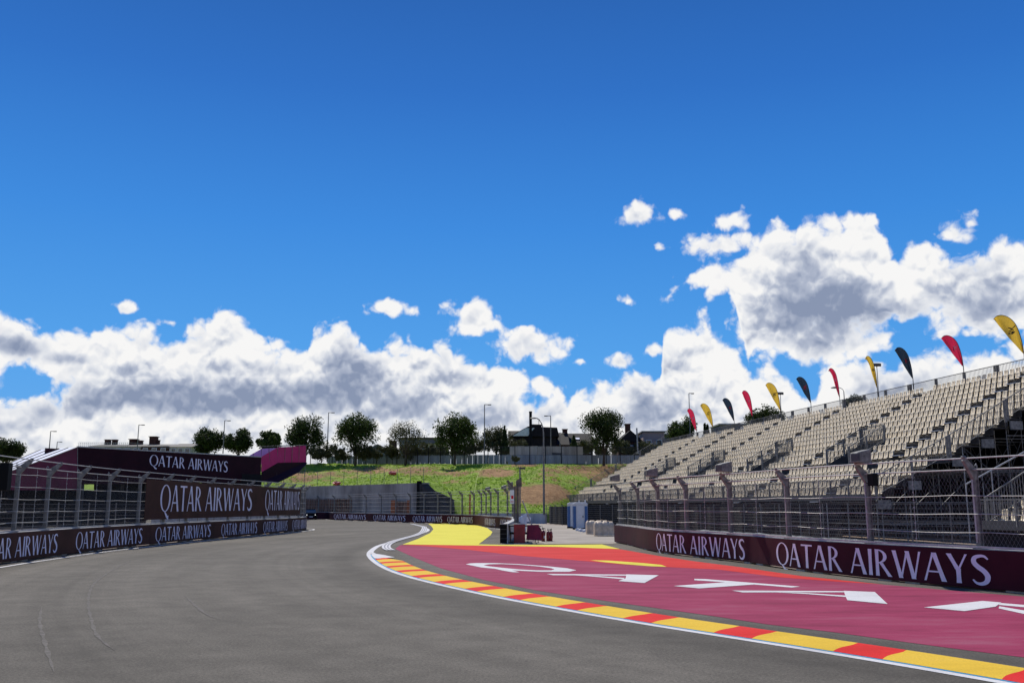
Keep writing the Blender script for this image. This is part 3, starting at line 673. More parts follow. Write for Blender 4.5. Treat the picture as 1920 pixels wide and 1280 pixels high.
# ------------------------------------------------------------------ barriers
def barrier(name, label, path, s0, s1, h, banner, texts, th=.42, panel=4.0, tz=(.16, .84)):
    t = thing(name, label, 'barrier', path.at(s0))
    ss = steps(s0, s1, 4.0)
    for a, b in zip(ss[:-1], ss[1:]):
        mb = MB(); extrude(mb, path, a + .015, b - .015, [(-.03, .07), (-.03, h), (-th + .08, h), (-th, .3), (-th, .07)], .7)
        mb.box(path.at(a + .5, -th / 2, .035), (.5, th * .8, .07), path.ang(a + .5)); mb.box(path.at(b - .5, -th / 2, .035), (.5, th * .8, .07), path.ang(b - .5))
        mb.build('concrete_block', 'concrete', t)
    ss = steps(s0, s1, panel * 2)
    for i, (a, b) in enumerate(zip(ss[:-1], ss[1:])):
        mb = MB(); o = .0 + .004 * (i % 2); extrude(mb, path, a, b, [(o, .045 + .012 * (i % 3)), (o, h - .012), (o - .02, h - .012), (o - .02, .06)], .6); mb.build('banner_panel', banner, t)
    for a, b in texts:
        text_words(path, a, b, h * tz[0], h * tz[1], .012, t)
    return t
HL, HR, HF = 1.06, .965, 1.04
def tr(path, lst, **k): return [(path.s_of_u(a, **k), path.s_of_u(b, **k)) for a, b in lst]
hiL = LW.s_of_u(571)
for d in steps(0, LW.len, .2):
    if LW.at(d).y > 80: sLmax = d; break
ltx = tr(LW, [(140, 265), (290, 394), (414, 481), (493, 538)], hi=sLmax)
ln = ltx[0][1] - ltx[0][0]
ltx = [(ltx[0][0] - 2.0 - ln, ltx[0][0] - 2.0)] + ltx + [(ltx[3][1] + 1.6, ltx[3][1] + 8.0)]
barrier('track_barrier', 'curving low wall under a brown banner along the left edge of the track', LW, 0, LW.len, HL, 'banner_brown', ltx)
rtx = tr(RW, [(1231, 1397), (1456, 1857)], z=.5)
barrier('track_barrier', 'low wall under a dark maroon banner in front of the grandstand', RW, 0, RW.len, HR, 'banner_dark', rtx, tz=(.13, .86))
hiF = FW.s_of_u(931)
ftx = tr(FW, [(626, 686), (700, 760), (774, 829), (839, 886)], hi=hiF)
ftx += [(hiF - 6.8, hiF - .5), (hiF + 1.4, hiF + 7.5)]
barrier('track_barrier', 'low maroon wall on the far side of the bend ending in a black end', FW, 10, FW.len, HF, 'banner_dark', ftx, tz=(.2, .8))

# ------------------------------------------------------------------ debris fences
def make_post(H, tip, arm):
    t = MB(); w = .10
    t.box((0, 0, H / 2), (w, .012, H)); t.box((0, .055, H / 2), (w * .95, .010, H)); t.box((0, -.055, H / 2), (w * .95, .010, H)) if False else None
    t = MB(); t.box((0, 0, H / 2), (.014, .13, H)); t.box((0, .065, H / 2), (.11, .014, H)); t.box((0, -.065, H / 2), (.11, .014, H))
    t.box((0, 0, .012), (.24, .26, .024))
    return t
def debris_fence(label, path, posts, zb, H, tip, arm, s0, s1, nspace, wr, voff=-.22, zlines=(.35, .75, 1.2, 1.65, 2.1), net_top=None, droppers=True, skip_net=None):
    t = thing('debris_fence', label, 'fence', path.at(s0, voff, zb))
    hp = H - zb; mp = make_post(hp, tip, arm).mesh('post', 'galvanised')
    am = MB(); am.prism([(-.05, -.05, hp - .28), (-.05, .10, hp - .04), (-.05, -arm + .05, tip - zb - .05)][::1] and [(-.045, .05, hp - .30), (-.045, -.05, hp - .34), (-.045, -arm - .04, tip - zb - .06), (-.045, -arm + .02, tip - zb + .04), (-.045, .05, hp - .06)], (1, 0, 0), .09)
    am.lathe((0, -arm, tip - zb + .0), [(.05, 0), (.065, .03), (.05, .06)], 10)
    ma = am.mesh('arm', 'galvanised'); hk = MB(); hk.tube([(0, .09, hp - .1), (0, .12, hp + .02), (0, .09, hp + .09), (0, .04, hp + .03)], .012, 5); mh = hk.mesh('hook', 'galvanised_light')
    bt = MB()
    bt.box((-.02, -.073, hp / 2), (.04, .006, hp - .3))
    for z in steps(.2, hp - .2, .22): bt.box((-.02, -.078, z), (.022, .012, .022))
    mbt = bt.mesh('bolt_row', 'galvanised_light')
    for d in posts:
        o = bpy.data.objects.new('post', mp); sc.collection.objects.link(o); o.parent = t; o.location = path.at(d, voff, zb) - t.location; o.rotation_euler = (0, 0, path.ang(d))
        for nm, me in (('arm', ma), ('hook', mh), ('bolt_row', mbt)):
            c = bpy.data.objects.new(nm, me); sc.collection.objects.link(c); c.parent = o
    # local y of the post: -y is right of tangent -> track side
    sag = lambda d: -.02 * math.sin(d * 1.3)
    for off, z, r in ((voff + arm, tip, .021), (voff + .09, H - .06, .021)):
        mb = MB(); mb.tube([path.at(d, off, z) for d in steps(s0, s1, 1.0)], r, 6); mb.build('rail', 'galvanised_light', t)
    for z in zlines:
        mb = MB(); mb.tube([path.at(d, voff + .09, zb + z - .035 * abs(math.sin(d * .8 + z))) for d in steps(s0, s1, 1.0)], .009, 4); mb.build('cable', 'galvanised_light', t)
    mb = MB(); extrude(mb, path, s0, s1, [(voff + .16, zb + .02), (voff + .16, zb + .07), (voff + .10, zb + .07), (voff + .10, zb + .02)], 1); mb.build('base_rail', 'galvanised_light', t)
    if droppers:
        mb = MB()
        pp = sorted(posts)
        for a, b in zip(pp[:-1], pp[1:]):
            m = (a + b) / 2; mb = MB(); mb.tube([path.at(m, voff + .10, zb + .05), path.at(m, voff + .10, H - .1)], .006, 4)
            for z in steps(zb + .2, H - .2, .2): mb.box(path.at(m, voff + .11, z), (.03, .02, .03), path.ang(m))
            mb.build('dropper_cable', 'galvanised_light', t)
    if nspace:
        mb = MB(); z0, z1 = zb + .05, net_top or H - .08; hh = z1 - z0
        for dr in (1, -1):
            d = s0 - hh
            while d < s1 + hh:
                a, b = (d, d + hh * .62) if dr == 1 else (d + hh * .62, d)
                lo, hi = min(a, b), max(a, b)
                if lo >= s0 and hi <= s1:
                    P0, P1 = path.at(a, voff + .075, z0), path.at(b, voff + .075, z1); tg, nr = path.frame((a + b) / 2); e = tg * wr
                    mb.quad(P0 - e, P0 + e, P1 + e, P1 - e)
                d += nspace
        mb.build('wire_netting', 'wire', t)
    return t
pl = tr(LW, [(u, 0) for u in (37, 94.5, 152, 209, 266)], z=HL, hi=sLmax); pl = [a for a, b in pl]
sp = (pl[-1] - pl[0]) / 4; pl = [pl[0] - 3 * sp, pl[0] - 2 * sp, pl[0] - sp] + pl
q = pl[-1]
while q + sp < LW.len: q += sp; pl.append(q)
debris_fence('curving track fence with tall bent posts and cables carrying a large brown banner', LW, pl, HL, 3.48, 3.68, .42, 2, LW.len - 1, .13, .0028)
pr = [RW.s_of_u(u, z=HR) for u in (1156, 1189, 1226, 1279, 1361, 1468, 1621, 1827)]
pr += [pr[-1] + 3.3, pr[-1] + 6.6]
debris_fence('track fence with bent steel posts and two rails in front of the grandstand', RW, pr, HR, 2.95, 3.16, .34, .3, RW.len - .3, .11, .0026, zlines=(.4, .85, 1.3))
pf = [FW.s_of_u(u, z=HF, hi=hiF) for u in (595, 624, 654, 683, 711.5, 739, 766, 792, 817.6, 842, 863, 885)]
sp2 = 2.5; q = pf[-1]; pf = [pf[0] - 8, pf[0] - 4] + pf
while q + 3.6 < FW.len - 1: q += 3.6; pf.append(q)
fend = [d for d in steps(0, FW.len, .2) if FW.at(d).y < 72 and d > hiF][0]; pf = [d for d in pf if d < fend] + [fend - .2]
debris_fence('distant track fence around the far side of the bend', FW, pf, HF, 3.35, 3.55, .40, 12, fend, .30, .006, zlines=(.45, .95, 1.45, 1.95), droppers=False)

# big banner on the left fence
bs0 = LW.s_of_u(273, z=2.4, hi=sLmax); bs1 = LW.s_of_u(563, z=2.0, hi=sLmax)
t_ = thing('fence_banner', 'large brown advertising banner hung on the left track fence', 'banner', LW.at(bs0, .05, 1.4))
mid = [bs0, bs0 + (bs1 - bs0) * .36, bs0 + (bs1 - bs0) * .70, bs1]
for i, (a, b) in enumerate(zip(mid[:-1], mid[1:])):
    mb = MB(); sheet(mb, LW, a, b, .00 + .003 * i, 1.30, 3.34); mb.build('banner_panel', 'banner_brown', t_)
for a, b in tr(LW, [(300, 472), (497, 561)], z=2.3, hi=sLmax):
    text_words(LW, a, b, 1.70, 3.12, .016, t_)

# mesh panel fences
def panel_fence(label, path, s0, s1, H, z=0.0, sp=2.6, vs_=.12, hs=.2, name='mesh_fence', m='galvanised', pr_=.035):
    t = thing(name, label, 'fence', path.at(s0, 0, z))
    pm = vpost(pr_, H + .12).mesh('post', m)
    for d in steps(s0, s1, sp):
        o = bpy.data.objects.new('post', pm); sc.collection.objects.link(o); o.parent = t; o.location = path.at(d, 0, z) - t.location
    ss = steps(s0, s1, sp)
    for a, b in zip(ss[:-1], ss[1:]):
        mb = MB(); tg, nr = path.frame((a + b) / 2)
        for k in range(int(H / hs) + 1):
            zz = z + .08 + k * hs; mb.beam(path.at(a, .04, zz), path.at(b, .04, zz), .012, .018)
        n = int((b - a) / vs_)
        for k in range(n + 1):
            p = path.at(a, .055, z + .05).lerp(path.at(b, .055, z + .05), k / n); e = tg * .0028
            mb.quad(p - e, p + e, p + e + Vector((0, 0, H)), p - e + Vector((0, 0, H)))
        mb.build('mesh_panel', m, t)
    return t
SF = Path([(3.9, 108), (5.7, 99), (9.7, 91), (13.6, 73.5), (16.8, 56.5), (18.9, 47), (20.9, 40.5), (23.0, 33), (25, 26)], smooth=6)
panel_fence('grey mesh panel fence along the service road below the grandstand', SF, 0, SF.len, 2.0)
t_ = thing('site_screen', 'dark grey fabric screen behind the mesh fence below the stand', 'screen', SF.at(0))
mb = MB(); ss = steps(0, SF.len * .58, .8); vs = []
for i, d in enumerate(ss):
    o = -.35 + .06 * math.sin(i * 1.9); vs += [SF.at(d, o, .02), SF.at(d, o, 1.95), SF.at(d, o - .02, 1.95), SF.at(d, o - .02, .02)]
mb.add(vs, [(i * 4 + j, i * 4 + (j + 1) % 4, (i + 1) * 4 + (j + 1) % 4, (i + 1) * 4 + j) for i in range(len(ss) - 1) for j in range(4)]); mb.build('fabric', 'netting', t_)
LF = Path([(-19.5, 14), (-21.5, 26), (-22.2, 40), (-22.0, 60), (-21.8, 80), (-25, 95)], smooth=4)
panel_fence('grey mesh panel fence standing behind the left track fence', LF, 0, LF.len, 2.05, sp=3.3)
# blue grey low barrier at the end of the service road
t_ = thing('block_wall', 'low blue grey wall across the end of the service road', 'wall', G(1024, 981))
BW = Path([(-4.0, 112), (-1.0, 111.5), (3.8, 108.6)], smooth=2)
for a, b in zip(*(lambda s: (s[:-1], s[1:]))(steps(0, BW.len, 2.6))):
    mb = MB(); extrude(mb, BW, a + .01, b - .01, [(0, 0), (0, 1.15), (-.4, 1.15), (-.4, 0)]); mb.build('wall_block', 'hoarding', t_)

mat('rubble', (.40, .24, .16), .95, var=.35, vs=2.5, bump=1.0, bs=9, col2=(.19, .13, .10), spec=.1)
mb = MB(); ss = steps(0, RW.len, .35); NJ = 14; vs = []
for i, d in enumerate(ss):
    for j in range(NJ):
        o = -.9 - .42 * j; p = RW.at(d, o); e = max(0, math.sin(math.pi * j / (NJ - 1))) ** .7
        h = (.30 + .28 * mn.noise(Vector((p.x * .5, p.y * .5, 1))) + .22 * mn.noise(Vector((p.x * 2.2, p.y * 2.2, 5)))) * e; vs.append((p.x, p.y, max(-.05, h * 1.25 - .02)))
mb.add(vs, [(i * NJ + j, i * NJ + j + 1, (i + 1) * NJ + j + 1, (i + 1) * NJ + j) for i in range(len(ss) - 1) for j in range(NJ - 1)])
for q in range(500):
    d, o = random.uniform(0, RW.len), random.uniform(-6.3, -.9); p = RW.at(d, o); e = math.sin(math.pi * min(1, max(0, (-o - .9) / 5.5))); r = random.uniform(.04, .13)
    mb.box((p.x, p.y, .42 * e + r * .3), (r * 2, r * 1.5, r * 1.4), random.uniform(0, 3))
tag(mb.build('rubble', 'rubble'), kind='stuff')
t_ = thing('plastic_sheeting', 'crumpled pale plastic sheeting lying by the mesh fence under the stand', 'sheeting', SF.at(SF.len * .58, 1.3)); mb = MB(); vs = []
for i, d in enumerate(steps(SF.len * .50, SF.len * .76, .5)):
    for j in range(7):
        p = SF.at(d, .5 + .35 * j); vs.append((p.x, p.y, .12 + .22 * math.sin(math.pi * j / 6) + .12 * mn.noise(Vector((p.x * 1.5, p.y * 1.5, 2)))))
n = len(vs) // 7; mb.add(vs, [(i * 7 + j, i * 7 + j + 1, (i + 1) * 7 + j + 1, (i + 1) * 7 + j) for i in range(n - 1) for j in range(6)])
mat('poly_sheet', (.20, .205, .20), .8, var=.35, vs=1.5, bump=.6, bs=3, spec=.15); mb.build('sheet', 'poly_sheet', t_, smooth=True)

# ------------------------------------------------------------------ footbridge on the left
z_t0, z_t1 = 8.0, 8.65
BL, BR = PD(145, 838, 97), PD(490, 857, 128)
BP = Path([BL[:2], BR[:2]], smooth=0, step=1)
t_ = thing('footbridge', 'dark maroon footbridge spanning the track behind the left fence', 'footbridge', (BL.x, BL.y, 0))
def zl(s, a, b): return a + (b - a) * s / BP.len
def bridge_slab(off, th, za, zb, zc, zd, m, name):
    mb = MB(); L_ = BP.len
    a0, a1, b0, b1 = BP.at(0, off), BP.at(L_, off), BP.at(0, off - th), BP.at(L_, off - th)
    vs = [(a0.x, a0.y, za), (a1.x, a1.y, zb), (a1.x, a1.y, zd), (a0.x, a0.y, zc), (b0.x, b0.y, za), (b1.x, b1.y, zb), (b1.x, b1.y, zd), (b0.x, b0.y, zc)]
    mb.add(vs, [(0, 1, 2, 3), (7, 6, 5, 4), (0, 4, 5, 1), (3, 2, 6, 7), (0, 3, 7, 4), (1, 5, 6, 2)]); return mb.build(name, m, t_)
zt0, zt1 = BL.z, BR.z; zb0 = PD(145, 908, 97).z; zb1 = PD(490, 903, 128).z
bridge_slab(0, .08, zb0, zb1, zt0, zt1, 'bridge_dark', 'side_panel'); bridge_slab(-4.2, .08, zb0, zb1, zt0, zt1, 'bridge_dark', 'side_panel')
bridge_slab(-.1, 4.1, zb0 + .3, zb1 + .3, zb0 + .6, zb1 + .6, 'dark_steel', 'deck')
mb = MB(); mb.beam(BL + Vector((0, -.06, .05)), BR + Vector((0, -.06, .05)), .14, .12); mb.build('top_rail', 'galvanised_light', t_)
W, st = text_strips('QATAR AIRWAYS'); sa, sb = BP.s_of_u(279, z=6), BP.s_of_u(426, z=6); mb = MB()
for k, strip in enumerate(st):
    vs = []
    for a, b in strip:
        for q in (a, b):
            s_ = sa + (sb - sa) * q[0] / W; p = BP.at(s_, .02 + .003 * (k % 4)); zz = zl(s_, PD(145, 861, 97).z, PD(490, 890, 128).z); z2 = zl(s_, PD(145, 861, 97).z + 1.18, PD(490, 890, 128).z + 1.40)
            vs.append((p.x, p.y, zz + (z2 - zz) * q[1]))
    mb.add(vs, [(2 * i, 2 * i + 1, 2 * i + 3, 2 * i + 2) for i in range(len(strip) - 1)])
mb.build('lettering', 'lettering', t_)
mb = MB()
for d in (1.5, BP.len * .34, BP.len * .72, BP.len - 1.2):
    for o in (-.4, -3.8): mb.beam(BP.at(d, o, 0), BP.at(d, o, 5.2), .3)
mb.build('support_column', 'dark_steel', t_)
# left stair flight: maroon side, white tarps on top, stepped down to the left
q0, q1, q2, q3 = PD(145, 838, 97), PD(92, 858, 92), PD(0, 890, 84), PD(-130, 948, 74)
bb = [PD(145, 914, 97), PD(92, 915, 92), PD(0, 917, 84), PD(-130, 950, 74)]
mb = MB(); fr = [q0, q1, q2, q3]
vs = fr + bb + [p + Vector((.04, .08, 0)) for p in fr] + [p + Vector((.04, .08, 0)) for p in bb]
fs = []
for i in range(3): fs += [(4 + i, i, i + 1, 5 + i), (13 + i, 9 + i, 8 + i, 12 + i), (8 + i, 9 + i, i + 1, i), (4 + i, 5 + i, 13 + i, 12 + i)]
mb.add(vs, fs); mb.build('stair_side', 'maroon_tarp', t_)
back = [PD(75, 843, 106), PD(40, 858, 101), PD(-40, 895, 92), PD(-160, 950, 82)]
for i in range(4):
    a, b = i / 4, (i + 1) / 4 - .04; mb = MB(); vs = []
    for j in range(4):
        p, q = fr[j], back[j]
        for t in (a, b): e = p.lerp(q, t); vs += [e, e + Vector((0, 0, -.06))]
    fs = []
    for j in range(3):
        k = j * 4; fs += [(k, k + 4, k + 6, k + 2), (k + 1, k + 3, k + 7, k + 5), (k, k + 1, k + 5, k + 4), (k + 2, k + 6, k + 7, k + 3)]
    mb.add(vs, fs); mb.build('stair_tarp', 'white_tarp', t_)
mb = MB()
for i in range(5):
    a = i / 4 - .02
    for j in range(3): mb.beam(fr[j].lerp(back[j], a) + Vector((0, 0, .03)), fr[j + 1].lerp(back[j + 1], a) + Vector((0, 0, .03)), .07)
mb.beam(q0 + Vector((0, -.05, 0)), bb[0] + Vector((0, -.05, 0)), .12); mb.build('scaffold_pole', 'galvanised', t_)
mb = MB(); mb.prism([PD(-140, 918, 88), PD(-140, 990, 88), PD(272, 990, 104), PD(272, 919, 104)], (0, 1, 0), .1); mb.build('skirt_screen', 'netting', t_)
mb = MB(); mb.prism([PD(-160, 880, 118), PD(-160, 975, 118), PD(152, 975, 118), PD(152, 890, 118)], (0, 1, 0), .1); mb.build('rear_screen', 'maroon_tarp', t_)
# openings glimpsed below the bridge are left open: a dark pier screen between them
for a, b in (((176, 914), (276, 914)), ((378, 900), (490, 903))):
    mb = MB(); D = 108 if a[0] < 200 else 122
    mb.prism([PD(a[0], a[1] - 14, D), PD(a[0], 975, D), PD(b[0], 975, D + 3), PD(b[0], b[1] - 14, D + 3)], (0, 1, 0), .1); mb.build('pier_screen', 'netting', t_)
# right flight with magenta cloth
m0, m1, m2, m3 = PD(490, 856, 128.2), PD(521, 838, 133), PD(547, 837, 138), PD(574, 835, 143)
n0, n1, n2, n3 = PD(490, 885, 128.2), PD(521, 867, 133), PD(547, 867, 138), PD(574, 866, 143)
for i, (a, b, c, d) in enumerate(((m0, m1, n1, n0), (m1, m2, n2, n1), (m2, m3, n3, n2))):
    mb = MB(); mb.prism([a, d, c, b], (0, 1, 0), .06); mb.build('stair_cloth', 'magenta', t_)
    mb = MB(); s_ = Vector((-3.2, 3.4, 0)); mb.prism([a + s_, d + s_, c + s_, b + s_], (0, 1, 0), .06); mb.build('stair_cloth', 'lilac', t_)
mb = MB()
for k in range(7):
    t = k / 6; a = m0.lerp(m1, t * 3) if t < .33 else m1.lerp(m3, (t - .333) / .667); z0 = 4.5 if k < 4 else 6.5
    for off in (Vector((0, -.1, 0)), Vector((-3.2, 3.3, 0))): mb.beam((a + off), Vector((a.x + off.x, a.y + off.y, z0)), .07)
mb.beam(m1 + Vector((0, -.1, .1)), m3 + Vector((1.2, -.1, .15)), .07); mb.beam(m1 + Vector((-3.2, 3.3, .3)), m3 + Vector((-3.2, 3.3, .3)), .07)
mb.build('scaffold_pole', 'galvanised', t_)
mb = MB(); mb.prism([n0, PD(490, 903, 128.2), PD(520, 905, 131), PD(560, 885, 138), PD(576, 868, 143), n3, n1], (0, 1, 0), .1); mb.build('skirt_screen', 'bridge_dark', t_)

# ------------------------------------------------------------------ grandstands
AX = Vector((-.150, .989, 0)).normalized(); AN = Vector((AX.y, -AX.x, 0))
def ST(a, s, z): return AN * a + AX * s + Vector((0, 0, z))
ROT = math.atan2(AX.y, AX.x)   # local x runs along the rows (away), local -y points back into the stand
def seat_mesh():
    mb = MB(); prof = [(-.22, .0), (-.24, .05), (0, .04), (.16, .055), (.20, .12), (.245, .30), (.265, .46), (.26, .50)]  # (back, up)
    K = 6; vs = []
    for i in range(K + 1):
        x = -.215 + .43 * i / K; e = abs(x) / .215
        for (b, z) in prof:
            zz = z - (.05 * e ** 4 if z > .4 else 0) + (.02 * e ** 2 if z < .06 else 0)
            bb_ = b - (.035 * e ** 2 if z > .1 else 0); vs.append((x * (1 - (.05 if z > .45 else 0)), -bb_, zz + .12))
    P = len(prof); fs = [(i * P + j, i * P + j + 1, (i + 1) * P + j + 1, (i + 1) * P + j) for i in range(K) for j in range(P - 1)]
    o = len(vs); vs2 = [(x, y - .03 if z > .2 else y, z - (.03 if z <= .2 else 0)) for x, y, z in vs]
    fs2 = [tuple(reversed([k + o for k in f])) for f in fs]
    rim = []
    for i in range(K): rim += [(i * P, (i + 1) * P, (i + 1) * P + o, i * P + o), (i * P + P - 1, i * P + P - 1 + o, (i + 1) * P + P - 1 + o, (i + 1) * P + P - 1)]
    for j in range(P - 1): rim += [(j, j + o, j + 1 + o, j + 1), (K * P + j, K * P + j + 1, K * P + j + 1 + o, K * P + j + o)]
    mb.add(vs + vs2, fs + fs2 + rim); mb.box((0, -.02, .05), (.10, .30, .13)); return mb
SEAT = seat_mesh(); seat_me = SEAT.mesh('seat', 'seat_plastic', smooth=True)
PITCH, DEP, RISE = .60, .95, .530
def railing(mb, p0, p1, h=1.1, sp=.13, r=.013, posts=2.4, pw=.05):
    p0, p1 = Vector(p0), Vector(p1); L_ = (p1 - p0).length; up = Vector((0, 0, 1)); u = (p1 - p0).normalized()
    mb.beam(p0 + up * h, p1 + up * h, .05); mb.beam(p0 + up * .1, p1 + up * .1, .035)
    n = max(1, int(L_ / sp))
    for k in range(n + 1): p = p0 + u * (.035 + (L_ - .07) * k / n); mb.beam(p + up * .1, p + up * h, .02)
    n = max(1, int(round(L_ / posts)))
    for k in range(n + 1): p = p0 + u * (.09 + (L_ - .18) * k / n); mb.beam(p - up * .15, p + up * (h + .02), pw * 1.8, pw)
    return mb
def grandstand(name, label, a0, z0, rows, s0, s1, aisles, voms, cross=None, seats_n=100, skirt=True):
    t = thing(name, label, 'grandstand', ST(a0, s0, 0)); T = t.location
    info = []; a = a0 + .35; z = z0
    for r in range(rows):
        if cross and r == cross: a += .9; z += .25
        info.append((a, z)); a += DEP; z += RISE
    aend, zend = a, z
    cand = []
    dk, st_ = MB(), {(x, h): MB() for x in aisles for h in (0, 1)}
    for r, (a, z) in enumerate(info):
        cuts = sorted([(x - .6, x + .6) for x in aisles]); vcuts = [(c - w / 2, c + w / 2) for c, w, r0, r1 in voms if r0 <= r < r1]
        segs = []; cur = s0
        for c0, c1 in sorted(vcuts):
            if c0 > cur: segs.append((cur, c0))
            cur = c1
        segs.append((cur, s1))
        for b0, b1 in segs:
            dk.box(ST(a + DEP / 2 - .02, (b0 + b1) / 2, z - .05), (b1 - b0, DEP + .06, .06), ROT)
            dk.box(ST(a + .02, (b0 + b1) / 2, z - .27), (b1 - b0, .035, .36), ROT)
        for c0, c1 in cuts:
            if any(v0 < (c0 + c1) / 2 < v1 for v0, v1 in vcuts): continue
            st_[(min(aisles, key=lambda q: abs(q - (c0 + c1) / 2)), int(bool(cross) and r >= cross))].box(ST(a - .24, (c0 + c1) / 2, z - .25), (1.1, .46, .05), ROT)
        x = s0 + .45
        while x < s1 - .3:
            if not any(c0 - .05 < x < c1 + .05 for c0, c1 in cuts) and not any(v0 - .2 < x < v1 + .2 for v0, v1 in vcuts):
                cand.append((ST(a + .42, x, z), r))
            x += PITCH
    dk.build('deck', 'deck', t); [m_.build('aisle_steps', 'deck_light', t) for m_ in st_.values() if m_.v]
    def key(c):
        u, v = proj(c[0] + Vector((0, 0, .4))); inside = 0 < u < 1915 and v < 1000 and c[0].y > 1
        return (0 if inside else 1, c[0].y)
    cand.sort(key=key)
    for p, r in cand[:seats_n]:
        o = bpy.data.objects.new('seat', seat_me); sc.collection.objects.link(o); o.parent = t; o.location = p - T; o.rotation_euler = (0, 0, ROT)
    mb = MB(); mr_ = Matrix.Rotation(ROT, 3, 'Z'); base = [mr_ @ Vector(v) for v in SEAT.v]
    for p, r in cand[seats_n:]:
        j = Matrix.Rotation(random.uniform(-.04, .04), 3, 'Z'); dz = random.uniform(-.012, .012)
        mb.add([p + j @ v + Vector((0, 0, dz)) for v in base], SEAT.f)
    if cand[seats_n:]:
        o = mb.build('seat_rows', 'seat_plastic', t, smooth=True); o['kind'] = 'stuff'
    # front deck edge + railing
    ss = steps(s0, s1, 12)
    for x0, x1 in zip(ss[:-1], ss[1:]):
        mb = MB(); railing(mb, ST(a0, x0, z0 - .1), ST(a0, x1 - .02, z0 - .1), 1.1); mb.build('front_railing', 'galvanised', t)
        mb = MB(); railing(mb, ST(aend + .05, x0, zend - RISE), ST(aend + .05, x1 - .02, zend - RISE), 1.15, sp=.15, posts=4.0, pw=.12); mb.build('rear_railing', 'galvanised', t)
    mb = MB(); mb.box(ST(a0 + .2, (s0 + s1) / 2, z0 - .12), (s1 - s0, .5, .14), ROT); mb.box(ST(a0 - .02, (s0 + s1) / 2, z0 - .02), (s1 - s0, .03, .38), ROT); mb.build('front_fascia', 'dark_steel', t)
    # end railings
    for s_ in (s0, s1):
        for k in range(0, rows, 4):
            k2 = min(k + 4, rows) ; a_, z_ = info[k]; b_, y_ = info[k2] if k2 < rows else (aend, zend)
            mb = MB(); railing(mb, ST(a_, s_, z_ - .05), ST(b_, s_, y_ - .05), 1.12, sp=.15, posts=3.0, pw=.07); mb.build('end_railing', 'galvanised', t)
        for k, (a_, z_) in enumerate(info):
            if k % 2 == 0: mb = MB(); mb.box(ST(a_ + DEP / 2, s_ + (-.12 if s_ == s0 else .12), z_ - .42), (.10, DEP * .8, .5), ROT); mb.build('end_landing', 'galvanised', t)
    for c, w, r0, r1 in voms:
        (al, zl_), (ah, zh) = info[r0], info[min(r1, rows - 1)]
        mb = MB()
        railing(mb, ST(al, c - w / 2, zl_), ST(ah, c - w / 2, zh), 1.1, posts=1.8, pw=.08); railing(mb, ST(al, c + w / 2, zl_), ST(ah, c + w / 2, zh), 1.1, posts=1.8, pw=.08)
        railing(mb, ST(ah, c - w / 2, zh), ST(ah, c + w / 2, zh), 1.1, posts=3, pw=.08); mb.build('stairwell_railing', 'galvanised', t)
        mb = MB(); mb.prism([ST(al, c - w / 2, zl_ - .8), ST(ah, c - w / 2, zl_ - .8), ST(ah, c - w / 2, zh), ST(al, c - w / 2, zl_)], AX, .04); mb.prism([ST(al, c + w / 2, zl_ - .8), ST(ah, c + w / 2, zl_ - .8), ST(ah, c + w / 2, zh), ST(al, c + w / 2, zl_)], AX, .04)
        mb.box(ST(ah, c, zl_ - .1), (w, .05, 1.2), ROT); mb.box(ST((al + ah) / 2, c, zl_ - .6), (w, ah - al, .08), ROT); mb.build('stairwell_box', 'dark_steel', t)
    # scaffold below
    v_, h_, b_ = MB(), MB(), MB()
    acols = [a0 + .1] + [info[k][0] for k in range(2, rows, 3)] + [aend - .1]
    scols = [s0 + .15 + 2.5 * i for i in range(int(min(26, s1 - s0) / 2.5))]
    def zt(a): return z0 + (a - a0) * (zend - z0) / (aend - a0) - .35
    for i, s_ in enumerate(scols):
        for j, a in enumerate(acols):
            if i < 9: v_ = MB(); v_.tube([ST(a, s_, 0), ST(a, s_, zt(a))], .03, 6); v_.build('scaffold_standard', 'galvanised' if (i + j) % 2 else 'galvanised_light', t)
        for z in (1.0, 2.2, 4.0, 6.0, 8.0):
            aa = [a for a in acols if zt(a) > z]
            if len(aa) > 1: h_.beam(ST(aa[0], s_, z), ST(aa[-1], s_, z), .045)
        for j in range(len(acols) - 1):
            z = min(zt(acols[j]), 6); b_.beam(ST(acols[j], s_, .2 if j % 2 else z), ST(acols[j + 1], s_, z if j % 2 else .2), .04)
            if zt(acols[j]) > 5: b_.beam(ST(acols[j], s_, 3 if j % 2 else zt(acols[j])), ST(acols[j + 1], s_, zt(acols[j]) if j % 2 else 3), .04)
    for a in acols[:4]:
        for z in (1.0, 2.2, 4.0):
            if zt(a) > z: h_.beam(ST(a, s0, z), ST(a, scols[-1], z), .045)
    h_.build('scaffold_ledger', 'galvanised', t); b_.build('scaffold_brace', 'dark_steel', t)
    if skirt:
        mb = MB(); ss = steps(s0 + 3.5, s1, 1.4); vs = []
        for i, s_ in enumerate(ss): o = .12 + .07 * math.sin(i * 2.1); vs += [ST(a0 + o, s_, .02), ST(a0 + o, s_, z0 - .2), ST(a0 + o + .02, s_, z0 - .2), ST(a0 + o + .02, s_, .02)]
        mb.add(vs, [(i * 4 + j, i * 4 + (j + 1) % 4, (i + 1) * 4 + (j + 1) % 4, (i + 1) * 4 + j) for i in range(len(ss) - 1) for j in range(4)]); mb.build('front_skirt', 'netting', t)
    mb = MB(); mb.box(ST(aend - 1.5, (s0 + s1) / 2, (zend - 1) / 2 - .3), (s1 - s0, .04, zend - 1.6), ROT); mb.build('shade_backing', 'netting', t)  # dark sheet added behind the scaffold, standing in for shade under the stand
    return t, info, aend, zend
